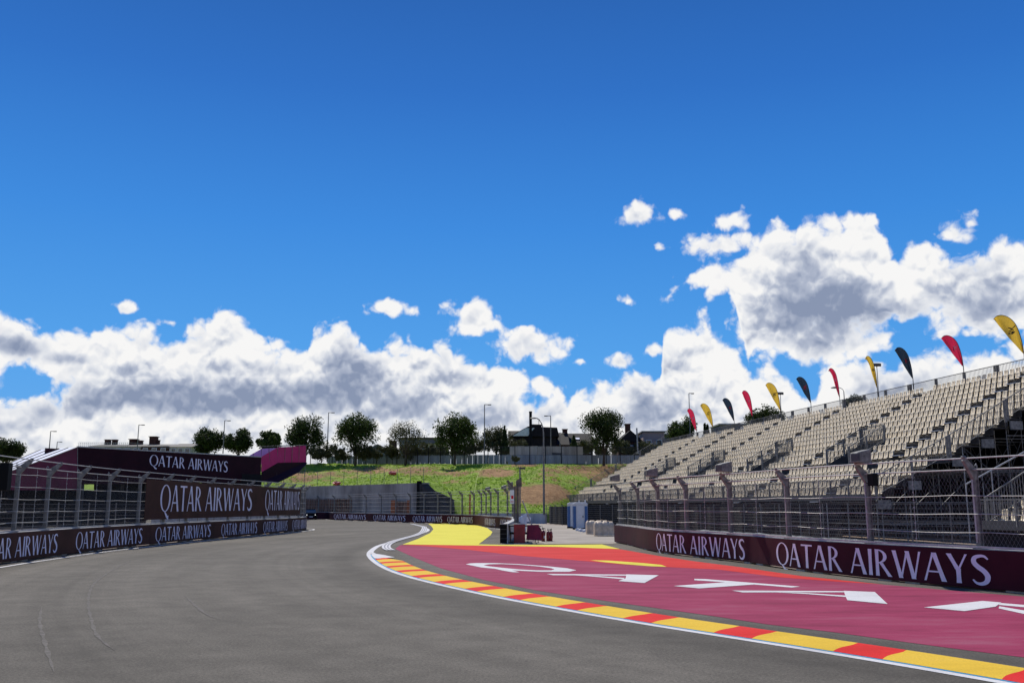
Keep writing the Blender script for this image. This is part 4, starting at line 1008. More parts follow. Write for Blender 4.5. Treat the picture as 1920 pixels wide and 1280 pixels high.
GA, infoA, aE, zE = grandstand('grandstand', 'long temporary grandstand with rows of cream plastic seats and flags on top', 27.5, 2.5, 16, 49, 136.5, [55.4, 68, 81, 94, 107, 120], [(62, 3.2, 4, 7), (76.5, 3.2, 4, 7), (92, 3.2, 4, 7), (107.5, 3.2, 4, 7)], cross=4)
GB, infoB, aE2, zE2 = grandstand('grandstand', 'nearer grandstand block with cream seats at the right edge of the photo', 25.0, 1.25, 10, 22, 36, [29], [], seats_n=100, skirt=True)
t_ = thing('handrail', 'bare galvanised stair handrail rising beside the nearer seat block', 'handrail', ST(24.5, 36.4, 0))
mb = MB(); mb.tube([ST(24.9, 36.5, .9), ST(24.9, 36.5, 2.9), ST(29.5, 36.9, 5.0)], .035, 8); mb.tube([ST(26.2, 36.6, .5), ST(26.2, 36.6, 3.5)], .03, 6); mb.tube([ST(29.4, 36.9, .5), ST(29.4, 36.9, 4.95)], .03, 6); mb.build('rail', 'galvanised_light', t_)

# rear rail position by column
RL = Path([ST(aE + .05, s, 0)[:2] for s in (30, 60, 100, 140)], smooth=0, step=1)
def rear_at(u):
    d = RL.s_of_u(u, z=zE); return RL.at(d, 0, zE - RISE)
FL = [(1306, 766, 808, 'red'), (1337, 756, 800, 'yellow'), (1377, 746, 789, 'navy'), (1412, 732, 780, 'red'), (1464, 717, 769, 'yellow'), (1521, 706, 755, 'navy'), (1575, 690, 744, 'red'), (1646, 667, 727, 'yellow'), (1713, 650, 709, 'navy'), (1808, 627, 686, 'red'), (1922, 588, 662, 'yellow')]
WID = [16, 22, 20, 18, 25, 24, 17, 18, 28, 34, 46]
DESC = {0: 'red feather flag at the far end of the grandstand, farthest of all', 1: 'yellow feather flag nearest to the far end of the grandstand', 2: 'small navy feather flag nearest to the far end of the grandstand', 3: 'bright red feather flag between a small navy flag and a broad yellow flag', 4: 'broad yellow feather flag above the treetop behind the stand', 5: 'wide navy feather flag with a red mark halfway along the stand', 6: 'narrow folded red feather flag beside a curved street lamp', 7: 'narrow folded yellow feather flag beside a floodlight mast', 8: 'slim navy feather flag standing nearest the camera', 9: 'large red feather flag curving over near the right edge', 10: 'largest yellow feather flag at the right edge of the photo'}
for i, ((u, vt, vb, c), wpx) in enumerate(zip(FL, WID)):
    b = rear_at(u); Y = b.y; hgt = PD(u, vt, Y).z - b.z; low = PD(u, vb, Y).z - b.z; w = wpx / 1777 * Y * 1.02
    t = thing('feather_flag', DESC[i], 'flag', b, -math.atan2(b.x, b.y) * .8 + random.uniform(-.15, .15), 'feather flags along the top of the grandstand')
    wid = {6: .45, 7: .5, 8: .62}.get(i, .72) ; full = w
    hc = hgt - low; RE = [(0, 0), (-.04, .3), (-.115, .56), (-.23, .775), (-.42, .925), (-.65, 1.0), (-.86, .995), (-1, .915)]
    LE = [(-.02, .0), (-.10, .06), (-.27, .215), (-.46, .39), (-.615, .56), (-.81, .75), (-.93, .87), (-1, .915)]
    if i in (6, 7): LE = [(x * .75 - .02, z * 1.0) for x, z in LE[:-2]] + [(-.86, .90), (-1, .915)]
    re_, le_ = spl(RE, 4), spl(LE, 4)
    mb = MB(); mb.tube([(.02, 0, -.9), (.02, 0, low * .5)] + [(x * full + .02, 0, low + z * hc) for x, z in re_], [.04, .035] + [.03 - .018 * k / len(re_) for k in range(len(re_))], 6); lpart(mb, 'pole', 'dark_steel', t)
    vs = []; J = 6; n = len(re_)
    for k in range(n):
        f = k / (n - 1)
        for j in range(J + 1):
            s_ = j / J; x = re_[k][0] + (le_[k][0] - re_[k][0]) * s_; z = re_[k][1] + (le_[k][1] - re_[k][1]) * s_
            vs.append((x * full, .16 * math.sin(s_ * 5 + f * 9 + i) * s_ * full * (1.3 if i in (6, 7, 8) else .8), low + z * hc))
    W_ = J + 1; fs = [(a * W_ + j, a * W_ + j + 1, (a + 1) * W_ + j + 1, (a + 1) * W_ + j) for a in range(n - 1) for j in range(J)]
    mb = MB(); mb.add(vs, fs); o = lpart(mb, 'cloth', 'flag_' + c, t, smooth=True)
    # printed emblem: a few short strokes across the middle of the cloth
    mb = MB(); rr = random.Random(i + 3); k = int(n * .42); a_ = Vector(vs[k * W_ + 3]) + Vector((0, -.04, 0)); chain = []
    for q in range(12): chain.append(a_ + Vector((((q % 3) - 1) * .11 + rr.uniform(-.04, .04), 0, (q - 6) * .035 * (1 if q % 2 else .4) + rr.uniform(-.05, .05))) * full)
    mb.tube(chain, .014 * full + .008, 4)
    lpart(mb, 'emblem', {'yellow': 'emblem_dark', 'navy': 'emblem_red', 'red': 'emblem_pale'}[c], t)

# ------------------------------------------------------------------ lamps and masts
def lamp(label, u, vb, vt, D, style='street', r=.07, arm=1.2, side=1):
    top = PD(u, vt, D); base = PD(u, vb, D); H = top.z - base.z
    t = thing({'flood': 'floodlight_mast'}.get(style, 'street_lamp'), label, {'flood': 'floodlight'}.get(style, 'street lamp'), base)
    mb = MB(); hd = MB()
    if style == 'curved':
        p = [(0, 0, 0), (0, 0, H * .55), (0, 0, H * .84)] + [(-arm * (1 - math.cos(R(a))), 0, H * .84 + H * .16 * math.sin(R(a))) for a in (20, 40, 60, 80)]
        p = [(x * side, y, z) for x, y, z in p]; mb.tube(p, [r * 1.3, r, r * .8] + [r * .6] * 4, 8)
        e = p[-1]; hd.lathe((e[0] - side * .35, 0, e[2] - .10), [(.05, .0), (.22, .03), (.24, .08), (.12, .16), (.03, .18)], 12)
        for i, v in enumerate(hd.v): hd.v[i] = (e[0] - side * .35 + (v[0] - e[0] + side * .35) * 1.9, v[1], v[2])
    elif style == 'flood':
        mb.tube([(0, 0, 0), (0, 0, H)], r, 8); hd.box((0, 0, H + .12), (.75, .45, .28), 0, Matrix.Rotation(R(15), 3, 'X')); hd.beam((0, 0, H - .15), (0, 0, H + .05), .08)
    else:
        mb.tube([(0, 0, 0), (0, 0, H * .6), (0, 0, H)], [r * 1.3, r, r * .8], 8); hd.box((side * arm * .5, 0, H - .02), (arm, .22, .10)); hd.box((side * arm * .72, 0, H - .09), (arm * .5, .30, .08)); 
    lpart(mb, 'pole', 'galvanised', t); bevel(lpart(hd, 'lamp_head', 'dark_steel', t), .02); return t
G_l = [('tall street lamp left of the footbridge with its head to the right', 92, 845, 808, 190), ('short street lamp just right of a taller one left of the footbridge', 106, 845, 828, 230), ('slim street lamp behind the middle of the footbridge', 257, 845, 796, 190),
 ('street lamp standing between two round dark trees', 418, 850, 788, 186), ('tall street lamp beside the largest round tree', 613, 866, 773, 184), ('tall street lamp on the bank beside a bushy tree', 908, 868, 758, 166), ('street lamp in front of the dark slate roofs', 1033, 858, 779, 170), ('street lamp at the far left edge of the photo', 4, 850, 830, 200)]
for l, u, vb, vt, D in G_l: lamp(l, u, vb, vt, D, r=.09, side=(-1 if u == 1033 else 1))
lamp('tall curved street lamp standing at the end of the service road', 1020, 965, 783, 107, 'curved', r=.10, arm=.95)
lamp('small curved street lamp behind the wall below the slate roofs', 1050, 840, 812, 175, 'curved', r=.06, arm=-1.1)
lamp('curved street lamp behind the grandstand beside a folded red flag', 1585, 780, 726, 92, 'curved', r=.05, arm=.6)
lamp('square floodlight on a thin mast behind the far half of the stand', 1466, 800, 739, 118, 'flood', r=.04)
lamp('square floodlight on a thin mast behind the near half of the stand', 1650, 775, 686, 92, 'flood', r=.035)
lamp('street lamp rising behind the far end of the grandstand', 1295, 840, 737, 160, r=.07, arm=.9)
t_ = thing('pole', 'tapering white pole leaning behind the brick gable', 'pole', PD(1196, 850, 168)); mb = MB(); H = PD(1196, 802, 168).z - t_.location.z; mb.tube([(0, 0, 0), (-.1, 0, H)], .13, 8); mb.box((0, 0, .1), (.5, .5, .2)); lpart(mb, 'shaft', 'concrete', t_)
t_ = thing('pole', 'thin grey pole with a camera box behind the fence end', 'pole', PD(975, 980, 60)); H = PD(975, 876, 60).z - t_.location.z; mb = MB(); mb.tube([(0, 0, 0), (0, 0, H)], .05, 8); lpart(mb, 'shaft', 'galvanised', t_); mb = MB(); mb.box((.18, 0, H - .05), (.32, .14, .12)); lpart(mb, 'camera_box', 'dark_steel', t_)
lp_i = 0
for d, zz, lb in [(pr[0], 3.35, 'grey light box on the farthest post of the right fence'), (pr[2], 3.3, 'grey light box on the third post of the right fence'), (pr[4], 3.25, 'grey light box on the fence post left of the stair railing'), (pr[6], 3.2, 'pale light box with a black case on a near fence post')]:
    p = RW.at(d, .05, zz - .02); t = thing('light_box', lb, 'light', p, RW.ang(d), 'light boxes on the right track fence'); s_ = 1.0 if d != pr[6] else .8
    mb = MB(); mb.prism([(.0, .2, 0), (0, -.3, .02), (0, -.25, .30), (0, .2, .40)], (1, 0, 0), .42 * s_); bevel(lpart(mb, 'housing', 'galvanised', t), .02)
    mb = MB(); mb.box((.27, -.29, .16), (.44 * s_, .02, .2)); lpart(mb, 'lens', 'dark_steel', t)
t = thing('loudspeaker', 'black box hanging from the fence beside a near post on the right', 'speaker', RW.at(pr[6] + .45, -.05, 2.60), RW.ang(pr[6])); mb = MB(); mb.box((0, 0, .12), (.24, .18, .34)); bevel(lpart(mb, 'cabinet', 'black', t), .01); mb = MB(); mb.tube([(-.3, 0, .05), (-.15, 0, .0), (0, 0, -.08)], .015, 6); lpart(mb, 'cable', 'rubber', t)
t = thing('loudspeaker', 'tall black speaker on the left fence at the photo edge', 'speaker', LW.at(LW.s_of_u(1, z=3) , .15, 2.55), LW.ang(6)); mb = MB(); mb.box((0, 0, .45), (.5, .3, .95)); bevel(lpart(mb, 'cabinet', 'black', t), .02); mb = MB(); mb.box((0, .17, .7), (.3, .06, .08)); lpart(mb, 'bracket', 'dark_steel', t)
for k in (0, 3, 5):
    d = pf[-2] - 3.6 * k if k else pf[-2]; p = FW.at(d, .1, 3.42); t = thing('light_box', ['grey light box on the far fence post nearest the gate', '', '', 'grey light box on the far fence before the green bank', '', 'grey light box on the far fence in front of the hazard tape'][k], 'light', p, FW.ang(d), 'light boxes on the far fence')
    mb = MB(); mb.prism([(-.25, .2, 0), (-.25, -.2, .02), (-.25, -.2, .30), (-.25, .2, .42)], (1, 0, 0), .5); bevel(lpart(mb, 'housing', 'galvanised', t), .02); mb = MB(); mb.box((0, -.21, .16), (.4, .02, .18)); lpart(mb, 'lens', 'dark_steel', t)

# ------------------------------------------------------------------ fence and hoarding along the top of the bank
TF = Path([(hill_pt(u, .985).x, hill_pt(u, .985).y + .4) for u in (578, 620, 700, 790, 850, 920, 1000, 1080, 1170, 1260, 1330)], smooth=4, step=1)
def tz(d): return htop_z(TF.at(d).y) - .05
t_ = thing('security_fence', 'tall dark mesh fence with black posts along the top of the bank', 'fence', TF.at(0, 0, tz(0)))
H = 3.1; pm = MB(); pm.box((0, 0, H / 2), (.13, .13, H)); pm = pm.mesh('post', 'black'); ss = steps(0, TF.len, 2.75)
for d in ss:
    o = bpy.data.objects.new('post', pm); sc.collection.objects.link(o); o.parent = t_; o.location = TF.at(d, 0, tz(d)) - t_.location
mb = MB()
for a, b in zip(ss[:-1], ss[1:]):
    for zz in (.1, 1.6, H - .05): mb.beam(TF.at(a, 0, tz(a) + zz), TF.at(b, 0, tz(b) + zz), .04)
    n = 24
    for k in range(n): p = TF.at(a, .02, tz(a)).lerp(TF.at(b, .02, tz(b)), k / n); e = TF.frame(a)[0] * .0085; mb.quad(p - e, p + e, p + e + Vector((0, 0, H)), p - e + Vector((0, 0, H)))
mb.build('mesh_infill', 'dark_steel', t_)
t_ = thing('site_hoarding', 'pale blue grey sheet hoarding behind the dark fence', 'hoarding', TF.at(0, -1.6, tz(0)))
ss = steps(3, TF.len, 1.25); dk = MB()
for i, (a, b) in enumerate(zip(ss[:-1], ss[1:])):
    mb = MB(); p, q = TF.at(a, -1.6), TF.at(b - .05, -1.6); z = tz(a); h = 1.72
    n = 6; vs = []
    for k in range(n + 1):
        e = p.lerp(q, k / n); o = TF.frame(a)[1] * (.03 if k % 2 else 0); vs += [e + o + Vector((0, 0, z)), e + o + Vector((0, 0, z + h))]
    dk.add(vs, [(2 * k, 2 * k + 1, 2 * k + 3, 2 * k + 2) for k in range(n)])
dk.build('sheet_panel', 'hoarding', t_)
c0, c1 = TF.s_of_u(942), TF.s_of_u(1105)
t_ = thing('concrete_screen', 'stained cream concrete wall panels rising above the hoarding', 'wall', TF.at(c0, -2.4, tz(c0)))
ss = steps(c0, c1, 3.4)
for i, (a, b) in enumerate(zip(ss[:-1], ss[1:])):
    mb = MB(); mb.prism([TF.at(a + .02, -2.4, tz(a)), TF.at(b - .02, -2.4, tz(a)), TF.at(b - .02, -2.4, tz(a) + 3.25), TF.at(a + .02, -2.4, tz(a) + 3.25)], (0, 1, 0), .25); mb.build('wall_panel', 'cream_wall', t_)
mb = MB(); a = TF.s_of_u(1047); mb.prism([TF.at(a - .9, -2.33, tz(a) + 2.15), TF.at(a - .8, -2.33, tz(a) + 1.55), TF.at(a + 1.0, -2.33, tz(a) + 1.45), TF.at(a + 1.1, -2.33, tz(a) + 2.05)], (0, -1, 0), .04); mb.build('dark_plate', 'dark_steel', t_)

# ------------------------------------------------------------------ trees and bushes
def make_tree(label, u, vtop, vcb, vbase, wpx, D, leaf='leaf_dark', dens=1.0, kind='tree', seed=0, sparse=0.0, name=None, size=.36):
    rr = random.Random(seed * 31 + 5); base = PD(u, vbase, D); base.z = min(base.z, htop_z(D) + .1) if D > 150 and vbase > 860 else base.z
    H = PD(u, vtop, D).z - base.z; cb = PD(u, vcb, D).z - base.z; w = wpx / 1777 * D / 2; ch = (H - cb) / 2; cz = cb + ch
    t = thing(name or ('tree' if kind == 'tree' else 'bush'), label, kind, base)
    trunk = MB(); r0 = .05 * H * (.42 if kind == 'tree' else .2)
    trunk.tube([(0, 0, -.3), (.05, 0, cb * .6), (.0, .05, cb + ch * .5), (.1, 0, cz + ch * .3)], [r0 * 1.3, r0, r0 * .75, r0 * .3], 8)
    if kind == 'tree':
        for k in range(9):
            an = k * 2.4 + rr.random(); z0 = cb * (.62 + .08 * (k % 5)) ; l = w * rr.uniform(.5, .85); zz = cz + ch * rr.uniform(-.55, .6)
            trunk.tube([(0, 0, z0), (math.cos(an) * l * .4, math.sin(an) * l * .4, z0 + (zz - z0) * .55), (math.cos(an) * l, math.sin(an) * l, zz)], [r0 * .55, r0 * .35, r0 * .1], 5)
    lpart(trunk, 'trunk', 'bark', t, smooth=True)
    blobs = []
    nb = int(34 * (1 if kind == 'tree' else .5)) + 4
    for k in range(nb):
        while True:
            p = Vector((rr.uniform(-1, 1), rr.uniform(-1, 1), rr.uniform(-1, 1)))
            if .25 < p.length < 1: break
        p = p * (.72 + .1 * rr.random()); z = p.z
        f = 1.0 if z > -.2 else 1.0 - .15 * abs(z)
        blobs.append((Vector((p.x * w * f, p.y * w * f, cz + z * ch)), rr.uniform(.2, .5) * min(w, ch) * 1.2))
    n = int(3600 * dens * (1 if kind == 'tree' else .55)); mb = MB(); dsz = D / 160
    for k in range(n):
        c, r = blobs[rr.randrange(len(blobs))]
        d = Vector((rr.gauss(0, 1), rr.gauss(0, 1), rr.gauss(0, 1))).normalized(); p = c + d * r * (rr.random() ** .45) * 1.08
        if p.z < cb * .7: continue
        s_ = size * dsz * rr.uniform(.5, 1.15); a = Vector((rr.gauss(0, 1), rr.gauss(0, 1), rr.gauss(0, 1))).normalized(); b = a.cross(d if abs(a.dot(d)) < .95 else Vector((0, 0, 1))).normalized()
        a *= s_ * .5; b *= s_ * .32; q = a.cross(b).normalized() * s_ * .08
        mb.add([p - a, p - b * .8 + q, p + b + q, p + a, ], [(0, 1, 3, 2)])
    lpart(mb, 'crown' if kind == 'tree' else 'foliage', leaf, t); return t
T_ = [('round dark tree behind the footbridge, left of a lamp', 387, 803, 848, 866, 62, 192), ('round dark tree behind the footbridge, right of a lamp', 446, 805, 846, 866, 60, 192), ('small round dark tree above the lilac stair cloth', 503, 806, 840, 866, 48, 190),
 ('wide dense dark tree directly above the magenta stair', 572, 783, 843, 868, 92, 184), ('dark spreading tree with a forked trunk left of centre', 666, 772, 845, 871, 90, 178), ('sparse pale leaved tree with an airy crown', 760, 784, 846, 870, 78, 173), ('broad dark tree with an open forked trunk beside the tall lamp', 852, 775, 842, 870, 86, 168),
 ('tall dark tree standing just left of the grandstand end', 1132, 765, 842, 870, 86, 160), ('green tree behind the far end of the grandstand rail', 1278, 782, 828, 850, 62, 175), ('dark treetop showing above the middle of the grandstand rail', 1440, 762, 815, 850, 76, 150), ('tree at the far left edge behind the stair', 12, 822, 862, 880, 66, 170)]
for i, (l, u, a, b, c, w, D) in enumerate(T_):
    make_tree(l, u, a, b + 4, c, w * 1.08, D, leaf='leaf_olive' if i == 5 else ('leaf_mid' if i in (4, 6, 8, 2) else 'leaf_dark'), dens=(.95 if i == 5 else 2.0), seed=i, size=(.30 if i == 5 else .44))
make_tree('bushy tree with a rounded crown right of the tall lamp', 930, 794, 845, 866, 60, 180, leaf='leaf_olive', dens=1.0, seed=21)
make_tree('low dark treetop peeking over the near half of the stand rail', 1604, 741, 772, 800, 60, 110, dens=.8, seed=22)
def conifer(label, u, vt, vb, wpx, D, seed):
    rr = random.Random(seed); base = PD(u, vb, D); H = PD(u, vt, D).z - base.z; w = wpx / 1777 * D / 2
    t = thing('conifer_tree', label, 'tree', base); mb = MB(); mb.tube([(0, 0, -.3), (0, 0, H * .9)], [.12, .03], 6); lpart(mb, 'trunk', 'bark', t); mb = MB()
    for k in range(900):
        f = rr.random() ** .7; z = H * (1 - f); r = w * f * rr.uniform(.3, 1.1); an = rr.uniform(0, 6.28); p = Vector((r * math.cos(an), r * math.sin(an), z)); s_ = rr.uniform(.15, .35)
        a = Vector((rr.gauss(0, 1), rr.gauss(0, 1), rr.gauss(0, 1.2))).normalized() * s_; b = a.cross(Vector((math.cos(an), math.sin(an), .3))).normalized() * s_ * .5
        mb.quad(p - a, p - b, p + a, p + b)
    lpart(mb, 'crown', 'leaf_dark', t)
conifer('slim pointed conifer beside the bushy tree on the bank', 946, 798, 845, 20, 176, 1); conifer('small dark cone shaped conifer under the slate roofs', 1076, 816, 842, 17, 170, 2)
conifer('thin dark cypress behind the second yellow flag, left of two', 1322, 794, 815, 5, 170, 3); conifer('thin dark cypress behind the second yellow flag, right of two', 1327, 796, 815, 5, 170, 4)
B = [(594, 850, 36, 'bush just right of the magenta stair behind the fence'), (617, 846, 34, 'bush between the magenta stair and the forked tree'), (682, 852, 36, 'low bush close right of the forked trunk'), (765, 850, 44, 'dark bush straight behind the sparse tree trunk'), (822, 846, 40, 'bush close left of the broad forked tree'), (850, 850, 40, 'low bush behind the broad forked trunk'), (873, 846, 36, 'bush between the broad tree and the tall lamp'), (948, 846, 36, 'bush behind the pointed conifer'), (1135, 846, 44, 'bush behind the trunk of the tall dark tree'), (1190, 846, 40, 'bush under the brick gable'), (1240, 850, 40, 'bush below the grey annex'), (640, 852, 40, 'olive bush behind the fence left of the forked tree'), (700, 848, 46, 'olive bush under the sloping glass roof'), (735, 845, 40, 'broad olive bush behind the sparse tree'), (790, 843, 50, 'dark bush right of the sparse tree'), (885, 835, 50, 'olive bush at the foot of the tall lamp'), (915, 836, 44, 'autumn tinted bush beside the tall lamp'), (975, 838, 40, 'low green bush left of the cream wall'), (1095, 838, 50, 'low olive bush right of the small conifer'), (1110, 834, 40, 'olive bush partly behind the tall dark tree'), (1215, 842, 46, 'pale bush in front of the pink house'), (1165, 840, 40, 'bush before the brick gable')]
for i, (u, v, w, l) in enumerate(B): make_tree(l, u, v - 16, v + 14, v + 24, w * 1.15, 178, leaf='leaf_olive', dens=1.0, kind='bush', seed=40 + i)
make_tree('small round oleander bush at the top of the grass bank', 967, 853, 866, 872, 19, 156, leaf='leaf_olive', dens=.6, kind='bush', seed=70, size=.22)
t_ = thing('agave', 'spiky agave plant beside the oleander bush on the bank', 'plant', PD(951, 870, 157)); mb = MB()
for k in range(13): an = k * 2.4; mb.add([(-.06 * math.sin(an), .06 * math.cos(an), 0), (.06 * math.sin(an), -.06 * math.cos(an), 0), (math.cos(an) * (.3 + .04 * (k % 4)), math.sin(an) * .4, .5 + .07 * (k % 5))], [(0, 1, 2)])
lpart(mb, 'leaf_rosette', 'leaf_olive', t_)

# ------------------------------------------------------------------ houses
def house(label, u0, u1, vt_wall, vb, D, depth, vridge, wall, roof, windows=4, chim=(), flat=False, name='house', along=True, skylight=None):
    a, b = PD(u0, vb, D), PD(u1, vb, D); W = b.x - a.x; zw = PD(u0, vt_wall, D).z - a.z; zr = PD(u0, vridge, D).z - a.z
    t = thing(name, label, 'house', a); mb = MB(); mb.box((W / 2, depth / 2, zw / 2), (W, depth, zw)); lpart(mb, 'wall', wall, t)
    o = .25
    if flat: mb = MB(); mb.box((W / 2, depth / 2, zw + .12), (W + .6, depth + .6, .24)); rf = lpart(mb, 'roof', roof, t)
    elif along:
        mb = MB(); mb.prism([(-o, -o, zw - .05), (-o, depth + o, zw - .05), (-o, depth / 2, zr)], (1, 0, 0), W + 2 * o); rf = lpart(mb, 'roof', roof, t)
    else:
        mb = MB(); mb.prism([(-o, -o, zw - .05), (W + o, -o, zw - .05), (W / 2, -o, zr)], (0, 1, 0), depth + 2 * o); rf = lpart(mb, 'roof', roof, t)
    for k in range(windows):
        x = W * (k + .5) / windows; mb = MB(); zc = zw * .62
        mb.box((x, -.03, zc), (1.1, .08, 1.3)); f = lpart(mb, 'window', 'sign_white', t); mb = MB(); mb.box((x, -.08, zc), (.9, .03, 1.1)); p = mb.build('pane', 'glass', f, loc=(0, 0, 0))
    for c in chim:
        mb = MB(); x = W * c[0]; mb.box((x, depth / 2, zr + c[1] / 2 - .6), (c[2], c[2], c[1] + 1.2)); mb.box((x, depth / 2, zr + c[1] + .05), (c[2] * 1.25, c[2] * 1.25, .12)); q = mb.build('chimney', 'brick', rf, loc=(0, 0, 0))
    if skylight:
        mb = MB(); y = depth * .22; z = zw + (zr - zw) * .44; mb.box((W * skylight, y, z + .2), (1.0, .9, .06), 0, Matrix.Rotation(math.atan2(zr - zw, depth / 2), 3, 'X')); mb.build('skylight', 'white_tarp', rf, loc=(0, 0, 0))
    return t
house('long low grey roofed building behind the footbridge', 165, 262, 836, 860, 210, 14, 829, 'cream_wall', 'roof_grey', 6, [(.1, 1.0, 1.1), (.24, 1.0, 1.0), (.62, 1.1, 1.6), (.75, .8, 1.0)])
house('pale roofed house left of the round dark trees', 263, 330, 836, 860, 205, 12, 829, 'brick', 'roof_grey', 4, [(.05, 1.6, 1.5), (.16, .8, .9)])
house('house with a tan roof beside the round tree', 318, 357, 837, 860, 200, 12, 828, 'cream_wall', 'roof_grey', 3, [(.97, .9, 1.2)])
house('far house under a pale sloping roof behind the forked tree', 675, 740, 848, 864, 215, 18, 832, 'grey_wall', 'roof_grey', 4, [(.8, 1.2, 1.6)], along=False)
house('low grey house behind the sparse tree with a dark flat roof', 748, 830, 822, 862, 205, 12, 820, 'grey_wall', 'roof_dark', 5, flat=True)
house('low pale house between the sparse tree and the broad tree', 800, 832, 832, 862, 196, 9, 828, 'cream_wall', 'roof_grey', 2, flat=True)
house('dark slate house with a steep roof and broad gable', 955, 1008, 826, 860, 190, 12, 803, 'brick', 'roof_dark', 4)
house('long slate roofed brick house with dormers behind the cream wall', 1008, 1066, 833, 860, 186, 13, 806, 'brick', 'roof_dark', 5, [(.95, .6, 1.0)])
house('slate roofed brick house with a bright skylight', 1064, 1112, 833, 860, 188, 12, 808, 'brick', 'roof_dark', 4, skylight=.42)
house('brick gabled house right of the tall dark tree', 1160, 1206, 828, 862, 180, 12, 806, 'brick', 'roof_dark', 3, [(.55, 1.6, 1.0)], along=False)
house('modern pink flat roofed house with a balcony', 1207, 1247, 810, 864, 185, 10, 808, 'pink_wall', 'grey_wall', 2, flat=True)
house('low grey annex beside the pink house', 1242, 1262, 815, 864, 188, 8, 812, 'grey_wall', 'grey_wall', 1, flat=True)
house('flat roofed pale block showing over the grandstand rail', 1352, 1402, 796, 850, 175, 8, 795, 'grey_wall', 'concrete', 3, flat=True)
t_ = thing('chapel', 'dark pyramid roofed building with a glazed slope and a tall chimney', 'building', PD(958, 850, 182)); W = 9.6
mb = MB(); zz = PD(958, 818, 182).z - t_.location.z; zr = PD(958, 803, 182).z - t_.location.z; zc = PD(958, 795, 182).z - t_.location.z
mb.box((4.6, 4, zz / 2), (8.5, 7, zz)); lpart(mb, 'wall', 'roof_dark', t_)
mb = MB(); mb.prism([(-.3, 0, zz), (9.4, 0, zz), (9.0, 0, zr + .2), (3.3, 0, zr + .4)], (0, 1, 0), 8); rf = lpart(mb, 'roof', 'roof_dark', t_)
mb = MB(); mb.prism([(.3, -.06, zz + .1), (3.3, -.06, zz + .1), (4.6, -.06, zr + .1), (2.9, -.06, zr + .1)], (0, 1, 0), .05); mb.build('glazed_slope', 'pale_glass', rf, loc=(0, 0, 0))
mb = MB(); mb.prism([(3.2, .5, zr + .3), (6.0, .5, zr + .3), (6.0, .5, zc), (4.2, .5, zc + .05)], (0, 1, 0), 3); mb.build('roof_lantern', 'roof_dark', rf, loc=(0, 0, 0))
mb = MB(); mb.tube([(5.5, 2, zc), (5.5, 2, zc + 1)], .05, 6); mb.build('vane', 'dark_steel', rf, loc=(0, 0, 0))
t_ = thing('chimney_stack', 'tall thin black chimney rising over the slate roofs', 'chimney', PD(995, 850, 179)); H = PD(995, 771, 179).z - t_.location.z; mb = MB(); mb.tube([(0, 0, 0), (0, 0, H)], .27, 12); mb.tube([(0, 0, H - .3), (0, 0, H)], .31, 12); lpart(mb, 'shaft', 'black', t_); mb = MB(); mb.tube([(0, 0, 0), (0, 0, .6)], .5, 12); lpart(mb, 'footing', 'concrete', t_)
t_ = thing('rooftop_scaffold', 'thin white scaffold railing above the long low roof', 'scaffold', PD(147, 838, 205)); mb = MB(); L_ = PD(330, 838, 205).x - t_.location.x; h = 1.0
for z in (0.1, h): mb.beam((0, 0, z), (L_ * .5, 0, z), .05); mb.beam((L_ * .5, 0, z), (L_, 0, z - .9 if z > .5 else z - .2), .05)
for k in range(26): x = L_ * .5 * k / 25; mb.beam((x, 0, .1), (x, 0, h), .04); mb.beam((x, 0, .1), (x + L_ * .02, 0, h), .03)
lpart(mb, 'railing', 'galvanised_light', t_)

# ------------------------------------------------------------------ things on the service road
def toilet(label, u, v, rz):
    b = G(u, v); t = thing('portable_toilet', label, 'portable toilet', b, rz, 'portable toilets on the service road'); w, d, h = 1.30, 1.2, 2.10
    mb = MB(); mb.box((0, 0, .07), (w + .04, d + .04, .14)); lpart(mb, 'base', 'black', t)
    mb = MB(); mb.box((0, 0, .14 + (h - .14) / 2), (w - .06, d - .06, h - .14)); bevel(lpart(mb, 'cabin', 'toilet_white', t), .03)
    mb = MB()
    for sx in (-1, 1):
        mb.box((sx * (w / 2 - .16), -d / 2 + .01, 1.05), (.24, .05, 1.85))
        mb.box((sx * (w / 2 - .02), -d / 2 + .32, 1.05), (.05, .42, 1.85)); mb.box((sx * (w / 2 - .02), d / 2 - .22, 1.05), (.05, .30, 1.85))
    lpart(mb, 'corner_panel', 'toilet_blue', t)
    mb = MB(); mb.box((0, -d / 2 - .005, 1.08), (.60, .05, 1.88)); dr = bevel(lpart(mb, 'door', 'toilet_white', t), .015)
    mb = MB(); mb.box((.22, -d / 2 - .045, 1.1), (.07, .04, .16)); mb.build('handle', 'dark_steel', dr, loc=(0, 0, 0))
    mb = MB(); mb.prism([(-w / 2 - .02, -d / 2 - .03, h), (w / 2 + .02, -d / 2 - .03, h), (w / 2 - .04, -d / 2 - .03, h + .14), (w / 2 - .22, -d / 2 - .03, h + .22), (-w / 2 + .22, -d / 2 - .03, h + .22), (-w / 2 + .04, -d / 2 - .03, h + .14)], (0, 1, 0), d + .06); bevel(lpart(mb, 'roof', 'toilet_white', t), .03)
    mb = MB(); mb.tube([(w / 2 - .2, d / 2 - .2, h), (w / 2 - .2, d / 2 - .2, h + .42)], .05, 8); lpart(mb, 'vent_pipe', 'toilet_white', t)
toilet('blue and white portable toilet, the rear one half hidden', 1077.0, 989.5, R(-4)); toilet('blue and white portable toilet, the front one with its door in view', 1088.3, 992, R(-3))
